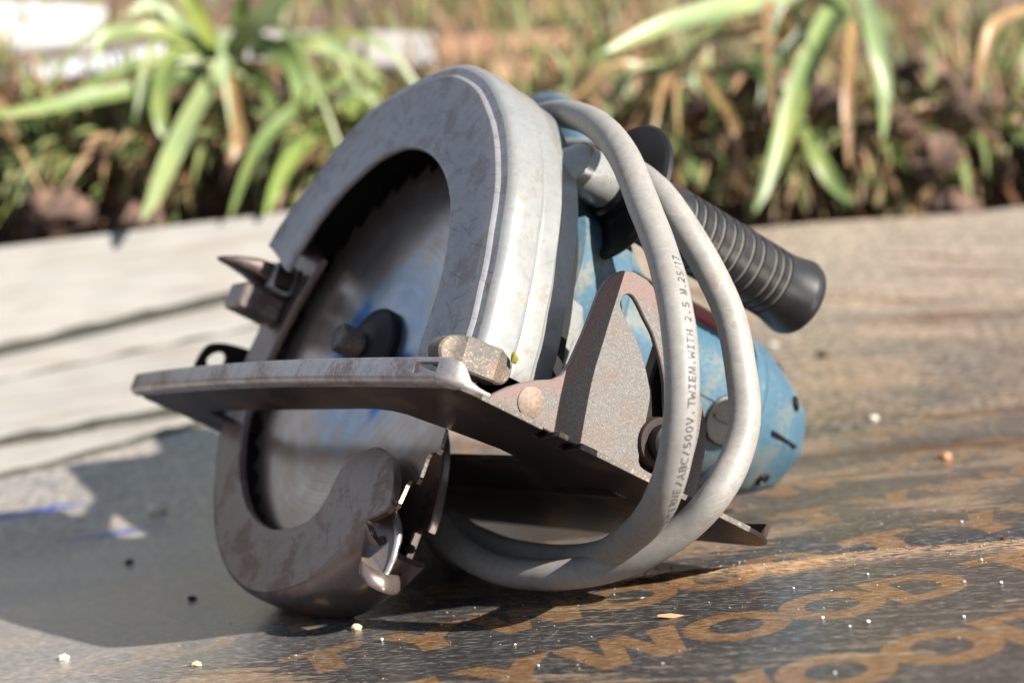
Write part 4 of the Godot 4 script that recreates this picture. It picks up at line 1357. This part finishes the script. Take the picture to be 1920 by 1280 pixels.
func quadrant_mat(o: PackedVector2Array) -> Material:
	# grey speckled steel whose old pink primer still clings along the outline
	var w := 400
	var im := Image.create(w, w, false, Image.FORMAT_RGB8)
	var n := FastNoiseLite.new()
	n.seed = 91; n.frequency = 1.0; n.fractal_octaves = 4
	var fine := FastNoiseLite.new()
	fine.seed = 92; fine.frequency = 1.0; fine.fractal_octaves = 2
	var size := 0.115
	var d := 1.0
	for y in w:
		for x in w:
			var p := Vector2(-float(x) / w * size, 0.05 - float(y) / w * size)
			if x % 4 == 0:
				d = 1.0
				for i in o.size():
					var b := o[(i + 1) % o.size()]
					var q := Geometry2D.get_closest_point_to_segment(p, o[i], b)
					d = minf(d, q.distance_to(p))
			var g := n.get_noise_2d(p.x * 210.0, p.y * 210.0)
			var f := fine.get_noise_2d(p.x * 4200.0, p.y * 4200.0)
			var c := Color(0.41, 0.40, 0.395).lerp(Color(0.42, 0.375, 0.345), smoothstep(0.0, 0.5, n.get_noise_2d(p.x * 60.0, p.y * 60.0) + smoothstep(0.0, -0.03, p.y) * 0.2) * 0.6)
			var pk := smoothstep(0.0050, 0.0038, d + g * 0.006 - smoothstep(0.018, 0.034, p.y) * 0.005 + smoothstep(-0.03, -0.06, p.x) * smoothstep(0.02, 0.0, p.y) * 0.003)
			if p.y < -0.030: pk *= 0.3
			c = c.lerp(Color(0.475, 0.395, 0.38), pk * 0.85)
			c = c.lerp(Color(0.74, 0.70, 0.64), smoothstep(0.30, 0.62, f) * (1.0 - pk * 0.7) * 0.55)
			c = c.lerp(Color(0.2, 0.17, 0.16), smoothstep(0.40, 0.6, -f) * 0.5)
			im.set_pixel(x, y, c)
	var m := StandardMaterial3D.new()
	m.albedo_texture = ImageTexture.create_from_image(im)
	# looked up on the planes across X: u = -z, v = -y in the engine's triplanar frame
	m.uv1_triplanar = true
	m.uv1_scale = Vector3.ONE / size
	m.uv1_offset = Vector3(0, -0.05 / size, 0)
	m.roughness = 0.6
	m.metallic = 0.2
	return m

func build_motor(saw: Node3D, at: Vector3) -> void:
	var s := PackedVector3Array()
	var c := Vector3(0.040, 0.036, 0)
	var d := Vector3(0, 0, -1)
	add_lathe(s, c, d, [Vector2(0.020, 0.086), Vector2(0.036, 0.086), Vector2(0.0390, 0.089), Vector2(0.0402, 0.096), Vector2(0.0405, 0.128), Vector2(0.0403, 0.160), Vector2(0.0403, 0.177)], 64)
	var motor := put("motor_housing", solid(s, 30.0), M.blue, saw, at)
	s = PackedVector3Array()
	# faceted end cap
	var rings := []
	for e in [[0.1778, 0.0390], [0.1785, 0.0398], [0.1850, 0.0398], [0.2040, 0.0335], [0.2150, 0.0275], [0.2185, 0.0252], [0.2195, 0.0200], [0.2197, 0.0001]]:
		var ring := PackedVector3Array()
		for k in 64:
			var a := TAU * k / 64.0
			var fac: float = cos(PI / 8.0) / cos(fposmod(a + 0.2, TAU / 8.0) - PI / 8.0)
			var t := smoothstep(0.182, 0.204, e[0])
			var rr: float = e[1] * lerpf(1.0, lerpf(1.0, fac * 1.04, 0.55), t)
			ring.append(c + Vector3(cos(a) * rr, sin(a) * rr, -e[0]))
		rings.append(ring)
	add_loft(s, rings)
	var cap := put("end_cap", solid(s, 24.0), M.blue, motor)
	s = PackedVector3Array()
	var vb := Basis(Vector3(0, 0, 1), -0.16)
	box_at(s, c + vb * Vector3(0.0356, 0, -0.1985), Vector3(0.0012, 0.0008, 0.0115), 0.0003, vb * Basis(Vector3.UP, 0.36))
	put("parting_slot", solid(s, 30.0), M.black, cap)
	for a in [0.42, -0.78, 1.25]:
		s = PackedVector3Array()
		var sb := Basis(Vector3(0, 0, 1), a)
		add_lathe(s, c + sb * Vector3(0.0336, 0, -0.2025), (sb * Vector3(0.86, 0, -0.5)).normalized(), [Vector2(0, -0.004), Vector2(0.0034, -0.004), Vector2(0.0036, 0.0010), Vector2(0.0026, 0.0014), Vector2(0.0024, 0.0002), Vector2(0, 0.0002)], 20)
		put("screw", solid(s, 30.0), M.dark_metal, cap)
	for a in [-0.16, 2.2]:
		s = PackedVector3Array()
		var sb := Basis(Vector3(0, 0, 1), a)
		box_at(s, c + sb * Vector3(0.0401, 0, -0.152), Vector3(0.0009, 0.0006, 0.0240), 0.0002, sb)
		put("moulding_seam", solid(s, 30.0), M.blue, motor)
	# brush holder cap on the viewer's side
	s = PackedVector3Array()
	var ba := Basis(Vector3(0, 0, 1), -0.30)
	add_lathe(s, c + ba * Vector3(0.0396, 0, -0.1610), ba * Vector3(1, 0, 0), [Vector2(0, -0.004), Vector2(0.0115, -0.004), Vector2(0.0115, 0.0012), Vector2(0.0105, 0.0020), Vector2(0.0092, 0.0020), Vector2(0.0090, 0.0012), Vector2(0, 0.0012)], 36)
	box_at(s, c + ba * Vector3(0.0411, 0, -0.1610), Vector3(0.0006, 0.0010, 0.0075), 0.0002, ba)
	put("brush_cap", solid(s, 30.0), M.black, motor)
	# red maker's plate on top, curved to the housing
	s = PackedVector3Array()
	var rr := []
	for i in 13:
		var a := lerpf(0.72, 1.50, i / 12.0)
		var u := Vector3(cos(a), sin(a), 0)
		rr.append(PackedVector3Array([c + u * 0.0402 + Vector3(0, 0, -0.133), c + u * 0.0415 + Vector3(0, 0, -0.1335), c + u * 0.0415 + Vector3(0, 0, -0.1615), c + u * 0.0402 + Vector3(0, 0, -0.162)]))
	add_loft(s, rr)
	put("name_plate", solid(s, 30.0), M.red, motor)
	# collar ring with its joint
	s = PackedVector3Array()
	for z in [0.1275, 0.1700]:
		var cl := []
		for i in 65:
			var a := TAU * i / 64.0
			var u := Vector3(cos(a), sin(a), 0)
			cl.append(PackedVector3Array([c + u * 0.0398 + Vector3(0, 0, -z), c + u * 0.0409 + Vector3(0, 0, -z - 0.0006), c + u * 0.0409 + Vector3(0, 0, -z - 0.0040), c + u * 0.0398 + Vector3(0, 0, -z - 0.0046)]))
		add_loft(s, cl, false)
	put("housing_band", solid(s, 30.0), M.blue, motor)
	# rear casing between the motor and the handle
	s = PackedVector3Array()
	var rc := PackedVector2Array()
	for p in cr([Vector2(20, 45), Vector2(-8, 80), Vector2(-26, 108), Vector2(-50, 138), Vector2(-72, 160), Vector2(-98, 160), Vector2(-124, 134), Vector2(-130, 98), Vector2(-102, 62), Vector2(-42, 38)], 4, true): rc.append(p * 0.001)
	add_slab(s, rc, [], -0.108, -0.062, 0.004, xy, 0.006)
	put("rear_casing", solid(s, 40.0), M.blue, saw, at)
	# rear handle loop
	s = PackedVector3Array()
	var path := cr(mm([[30, 60, -118], [8, 76, -119], [-12, 100, -120], [-42, 138, -121], [-72, 170, -122], [-105, 178, -122], [-138, 152, -121], [-146, 104, -120], [-112, 66, -119], [-50, 46, -118], [10, 36, -117]]), 8)
	var fr := frames(path)
	rings = []
	for i in path.size():
		var t := float(i) / (path.size() - 1)
		var dir: Vector3 = fr[i][0]
		var side := dir.cross(Vector3(0, 0, 1)).normalized()
		var w := lerpf(0.021, 0.016, smoothstep(0.1, 0.4, t))
		var ring := PackedVector3Array()
		for k in 24:
			var a := TAU * k / 24.0
			var q := Vector2(cos(a), sin(a))
			q = Vector2(signf(q.x) * pow(absf(q.x), 0.6), signf(q.y) * pow(absf(q.y), 0.6))
			ring.append(path[i] + side * q.x * w + Vector3(0, 0, q.y * 0.0150))
		rings.append(ring)
	add_loft(s, rings)
	put("rear_handle", solid(s, 45.0), M.blue, saw, at)

func build_grip(saw: Node3D, at: Vector3) -> void:
	var c := Vector3(0.0905, 0.0868, 0)
	var d := Vector3(0, 0, -1)
	var s := PackedVector3Array()
	var nk := []
	for e in [[0.0290, 0.0110, 0.0118], [0.0330, 0.0080, 0.0122], [0.0352, 0.0040, 0.0118], [0.0366, 0.0012, 0.0111], [0.0375, 0.0, 0.0108], [0.0577, 0.0, 0.0105]]:
		var ring := PackedVector3Array()
		for k in 48:
			var a := TAU * k / 48.0
			ring.append(c - Vector3(0.72, 0.69, 0) * e[1] + d * e[0] + Vector3(cos(a), sin(a), 0) * e[2])
		nk.append(ring)
	add_loft(s, nk)
	var neck := put("handle_neck", solid(s, 35.0), M.paint, saw, at)
	s = PackedVector3Array()
	add_lathe(s, c - d * 0.0030, d, [Vector2(0.002, 0.0585), Vector2(0.0118, 0.0585), Vector2(0.0135, 0.0600), Vector2(0.0140, 0.0640), Vector2(0.0180, 0.0655), Vector2(0.0255, 0.0648), Vector2(0.0300, 0.0640), Vector2(0.0312, 0.0652), Vector2(0.0312, 0.0672), Vector2(0.0300, 0.0686), Vector2(0.0200, 0.0700), Vector2(0.0150, 0.0720), Vector2(0.002, 0.0730)], 64, 0.006)
	var flange := put("hand_shield", solid(s, 32.0), M.black, neck)
	s = PackedVector3Array()
	var prof := [Vector2(0.002, 0.0715), Vector2(0.0140, 0.0715), Vector2(0.0152, 0.0760), Vector2(0.0152, 0.0880), Vector2(0.0158, 0.0900)]
	var ribs := []
	for z in [0.0945, 0.0992, 0.1048, 0.1096, 0.1155, 0.1200, 0.1262, 0.1318, 0.1390, 0.1432, 0.1474]:
		prof.append_array([Vector2(0.0158, z - 0.0008), Vector2(0.0150, z - 0.0004), Vector2(0.0150, z + 0.0004), Vector2(0.0158, z + 0.0008)])
		ribs.append(z)
	prof.append_array([Vector2(0.0158, 0.1500), Vector2(0.0161, 0.1555), Vector2(0.0174, 0.1610), Vector2(0.0180, 0.1640), Vector2(0.0172, 0.1662), Vector2(0.0130, 0.1674), Vector2(0.0, 0.1676)])
	for k in prof.size(): prof[k].y = 0.0685 + (prof[k].y - 0.0715) * 1.072
	for k in ribs.size(): ribs[k] = 0.0685 + (ribs[k] - 0.0715) * 1.072
	add_lathe(s, c, d, prof, 60)
	var grip := put("ribbed_grip", solid(s, 30.0), M.rubber, neck)
	# pale dust caught in the grooves
	for r in ribs:
		s = PackedVector3Array()
		var rings := []
		for i in 41:
			var a := TAU * i / 40.0
			var u := Vector3(cos(a), sin(a), 0)
			rings.append(PackedVector3Array([c + u * 0.0147 + d * (r - 0.00045), c + u * 0.01515 + d * (r - 0.0004), c + u * 0.01515 + d * (r + 0.0004), c + u * 0.0147 + d * (r + 0.00045)]))
		add_loft(s, rings, false)
		put("groove_dust", solid(s, 40.0), M.dust_line, grip)

func build_cord(saw: Node3D, at: Vector3) -> void:
	var pts := mm([[-92, 168, -112], [-66, 158, -92], [-1, 136, -62], [52, 122, -47], [94, 106, -39], [129, 85, -34], [155, 60, -34], [175, 39, -35], [190, 20, -36], [199, 0, -40], [202, -18, -45], [198, -35, -52], [190, -46, -58], [178, -52, -65], [155, -56, -77], [121, -62, -90], [85, -64, -96], [56, -65, -91], [32, -62, -86], [13, -57, -82], [-10, -52, -84], [-38, -48, -92], [-58, -49, -106], [-62, -53, -122], [-42, -60, -128], [-14, -66, -112], [10, -66, -84], [25, -62, -69], [48, -71, -71], [72, -76, -76], [95, -75, -82], [119, -69, -89], [139, -59, -94], [155, -46, -98], [166, -32, -99], [166, -15, -103], [164, 2, -103], [159, 20, -98], [153, 38, -91], [145, 53, -82], [136, 67, -71], [123, 81, -62], [98, 95, -63], [69, 108, -67], [33, 121, -77], [-17, 134, -87], [-70, 143, -97], [-110, 128, -99], [-134, 112, -108]])
	var path := cr(pts, 7)
	var s := PackedVector3Array()
	var nz := FastNoiseLite.new()
	nz.seed = 3; nz.frequency = 26.0
	add_tube(s, path, func(t: float) -> float: return 0.0062 * (1.0 + 0.05 * nz.get_noise_1d(t)), 26)
	var cord := put("power_cord", solid(s, 60.0), M.cord, saw, at)
	# printed line of letters along the front strand
	var font := SystemFont.new()
	font.font_names = PackedStringArray(["Droid Sans Mono"])
	var tm := TextMesh.new()
	tm.font = font
	tm.font_size = 32
	tm.pixel_size = 0.00012
	tm.depth = 0.0
	tm.curve_step = 1.0
	tm.text = "EWTERNE/ABC/500V.TWIEM.WITH 2.5 M.25/17"
	tm.horizontal_alignment = HORIZONTAL_ALIGNMENT_LEFT
	# arc length from the bottom of the strand upwards
	var i0 := 0
	var best := 1e9
	for i in path.size():
		var dd: float = path[i].distance_to(Vector3(0.1818, -0.0511, -0.0628))
		if dd < best:
			best = dd
			i0 = i
	var line := []
	for i in range(i0, 8, -1): line.append(path[i])
	var cum := [0.0]
	for i in line.size() - 1: cum.append(cum[-1] + line[i].distance_to(line[i + 1]))
	var eye := (Basis(SX, SY, SZ).orthonormalized().inverse() * (Vector3(0, 0.2241, 0) - SAW_AT))
	var arr := tm.get_mesh_arrays() if tm.get_surface_count() else []
	if arr.is_empty(): return
	var v: PackedVector3Array = arr[Mesh.ARRAY_VERTEX]
	var lo := v[0]
	var hi := v[0]
	for q in v:
		lo = lo.min(q); hi = hi.max(q)
	var out := PackedVector3Array()
	for q in v:
		var x := (q.x - lo.x) * 1.12
		var y := q.y - (lo.y + hi.y) * 0.5
		var k := 0
		while k < cum.size() - 2 and cum[k + 1] < x: k += 1
		var t: float = clampf((x - cum[k]) / maxf(1e-6, cum[k + 1] - cum[k]), 0.0, 1.0)
		var p: Vector3 = line[k].lerp(line[k + 1], t)
		var dir: Vector3 = (line[mini(k + 2, line.size() - 1)] - line[maxi(k - 1, 0)]).normalized()
		var face := Vector3(0.95, 0.16, 0.24)        # the printed side of the cord
		face = (face - dir * face.dot(dir)).normalized()
		var side := dir.cross(face)
		var ang := (y / 0.0064) - 0.12
		out.append(p + (face * cos(ang) - side * sin(ang)) * 0.00646)
	var idx = arr[Mesh.ARRAY_INDEX]
	s = PackedVector3Array()
	if idx != null and idx.size():
		var wn := FastNoiseLite.new()
		wn.seed = 8; wn.frequency = 420.0
		for i in range(0, idx.size(), 3):
			if wn.get_noise_3dv((out[idx[i]] + out[idx[i + 1]] + out[idx[i + 2]]) / 3.0) > 0.52: continue     # worn away
			for k in 3: s.append(out[idx[i + k]])
	else: s = out
	# letters face outwards
	var m := 0.0
	for i in range(0, s.size(), 3):
		m += (s[i + 1] - s[i]).cross(s[i + 2] - s[i]).dot(Vector3(0.9, 0.1, 0.3))
	if m < 0.0: flip(s)
	put("printed_text", solid(s, 60.0, false), M.ink, cord)

# ------------------------------------------------------------------ crumbs on the sheet
func build_debris() -> void:
	var white := plain(Color(0.90, 0.91, 0.95), 0.45)
	var spots := [[0.0925, -0.6112, 0.0014, "white foam bead at the lower edge of the second printed O"], [0.0987, -0.5943, 0.0011, "small white foam bead just left of the largest bead"], [0.1054, -0.5961, 0.0016, "largest white foam bead between the two rows of printed O letters"], [0.0909, -0.6624, 0.0011, "white foam bead above the second printed O"], [0.1202, -0.6664, 0.0012, "white foam bead left of the top of the printed D"], [0.1480, -0.6321, 0.0011, "white foam bead on the round side of the printed D"], [0.1587, -0.6225, 0.0014, "white foam bead right of the printed D"], [0.1351, -0.5843, 0.0012, "white foam bead at the left tip of the lower right printed D"], [0.1625, -0.6618, 0.0012, "white foam bead near the right edge behind the printed D"], [0.0835, -0.5420, 0.0010, "white foam bead on the lowest printed O"], [-0.0672, -0.6803, 0.0016, "white elongated chip beside the printed T"], [-0.0155, -0.6405, 0.0010, "white foam bead just in front of the shadow below the saw"], [0.1745, -0.7350, 0.0012, "white foam bead near the dark wrinkle at the right"], [-0.0078, -0.6060, 0.0009, "white crumb on the printed Y"]]
	for sp in spots:
		var s := PackedVector3Array()
		lump(s, Vector3.ZERO, sp[2] * 0.4, int(sp[2] * 1e6) + spots.find(sp), 7)
		tag(put("foam_bead", solid(s, 60.0), white, self, ply(sp[0], sp[1], sp[2] * 0.4)), sp[3], "foam bead", "white foam beads scattered on the plywood")
	var crumbs := [[0.2074, -0.8891, 0.0030, Color(0.68, 0.50, 0.38), "round tan pebble on the plywood right of the saw", "pebble"], [-0.0793, -0.7071, 0.0022, Color(0.72, 0.64, 0.52), "tan grit stone at the edge of the shadow above the printed T", "pebble"], [-0.1407, -0.6859, 0.0018, Color(0.66, 0.62, 0.50), "small pale crumb on the lower left of the plywood", "crumb"], [-0.219, -1.029, 0.0055, Color(0.80, 0.78, 0.70), "pale crumbly lump in the saw's shade at the left", "crumb"], [-0.1657, -0.8227, 0.0020, Color(0.06, 0.08, 0.14), "dark blue crumb in the shade left of the lower guard", "crumb"], [-0.2168, -0.9306, 0.0022, Color(0.05, 0.05, 0.05), "black crumb in the shade at the left", "crumb"], [-0.205, -0.735, 0.0022, Color(0.80, 0.76, 0.70), "pale crumb at the sunny left edge of the plywood", "crumb"], [0.182, -0.700, 0.0018, Color(0.33, 0.20, 0.16), "reddish crumb near the right edge of the plywood", "crumb"], [0.203, -1.18, 0.004, Color(0.16, 0.15, 0.12), "dark leaf scrap on the plywood right of the motor", "leaf scrap"], [0.178, -1.22, 0.0030, Color(0.82, 0.80, 0.76), "pale flake on the plywood below the end of the handle", "crumb"], [0.198, -1.010, 0.0026, Color(0.85, 0.80, 0.76), "pale flake on the brown stained streak at the right", "crumb"], [-0.05, -0.735, 0.0018, Color(0.34, 0.24, 0.20), "brown crumb in the dark shadow under the end clip", "crumb"]]
	for c in crumbs:
		var s := PackedVector3Array()
		lump(s, Vector3.ZERO, c[2], int(c[2] * 1e6) + crumbs.find(c) * 13, 9, Vector3(1, 0.62, 0.8))
		tag(put(String(c[5]).replace(" ", "_"), solid(s, 55.0), mat(grime(c[3], {"seed": 200 + crumbs.find(c), "size": 48, "amp": 0.2, "fine": 0.15}), 60.0, 0.8), self, ply(c[0], c[1], c[2] * 0.4)), c[4], c[5])
	# flat tan splinter beside the first O
	var s := PackedVector3Array()
	add_loft(s, [PackedVector3Array([Vector3(-0.0048, 0, 0.0004), Vector3(-0.0046, 0.0006, -0.0004), Vector3(-0.0048, 0, -0.0010)]), PackedVector3Array([Vector3(0, 0, 0.0018), Vector3(0, 0.0012, 0), Vector3(0, 0, -0.0020)]), PackedVector3Array([Vector3(0.0052, 0, 0.0003), Vector3(0.0050, 0.0005, 0), Vector3(0.0052, 0, -0.0006)])])
	tag(put("wood_splinter", solid(s, 30.0), plain(Color(0.70, 0.52, 0.38), 0.85), self, ply(0.0425, -0.6475, 0.0003)), "flat tan wood splinter just above the first printed O", "wood splinter")

	# fine sawdust and grit, more of it along the raised wrinkle: nobody could count it
	var grain := PackedVector3Array()
	lump(grain, Vector3.ZERO, 0.00024, 77, 4, Vector3(1, 0.6, 0.8))
	var mm_ := MultiMesh.new()
	mm_.transform_format = MultiMesh.TRANSFORM_3D
	mm_.use_colors = true
	mm_.mesh = solid(grain, 60.0)
	mm_.instance_count = 1100
	for i in 1100:
		var a := rng.randf_range(-0.32, 0.27)
		var b := -rng.randf_range(0.50, 0.98)
		if i % 3 == 0:
			a = rng.randf_range(0.03, 0.27)
			b = -(ridge_s(a) + rng.randfn(0.004, 0.010))
		elif i % 3 == 1:
			a = rng.randfn(0.03, 0.09)
			b = -rng.randfn(0.70, 0.07)
		var sc := 0.4 + 1.3 * pow(rng.randf(), 3.0)
		mm_.set_instance_transform(i, Transform3D(Basis(Vector3.UP, rng.randf() * TAU).scaled_local(Vector3(sc * rng.randf_range(0.6, 2.2), sc, sc)), ply(a, b, 0.0001)))
		mm_.set_instance_color(i, Color(0.34, 0.25, 0.16).lerp(Color(0.46, 0.42, 0.37), rng.randf()))
	var sd := MultiMeshInstance3D.new()
	sd.name = numbered("sawdust")
	sd.multimesh = mm_
	var sm := StandardMaterial3D.new()
	sm.vertex_color_use_as_albedo = true
	sm.roughness = 0.9
	sd.material_override = sm
	add_child(sd, true)
	tag(sd, "fine pale sawdust and grit strewn over the plywood", "sawdust", "", "stuff")

	# scraps that lie on the saw itself
	s = PackedVector3Array()
	lump(s, Vector3.ZERO, 0.0017, 401, 7, Vector3(1, 0.7, 0.5))
	tag(put("wood_chip", solid(s, 40.0), plain(Color(0.72, 0.55, 0.46), 0.85), self, Vector3(-0.0045, 0.156, -0.6758)), "pinkish wood chip stuck on the pale rim of the saw guard", "wood chip")
	s = PackedVector3Array()
	lump(s, Vector3.ZERO, 0.0022, 405, 7, Vector3(0.6, 1, 0.35))
	tag(put("leaf_scrap", solid(s, 40.0), plain(Color(0.52, 0.49, 0.20), 0.8), self, Vector3(0.0008, 0.1266, -0.6488)), "yellow green leaf scrap stuck on the saw's bumper foot", "leaf scrap")
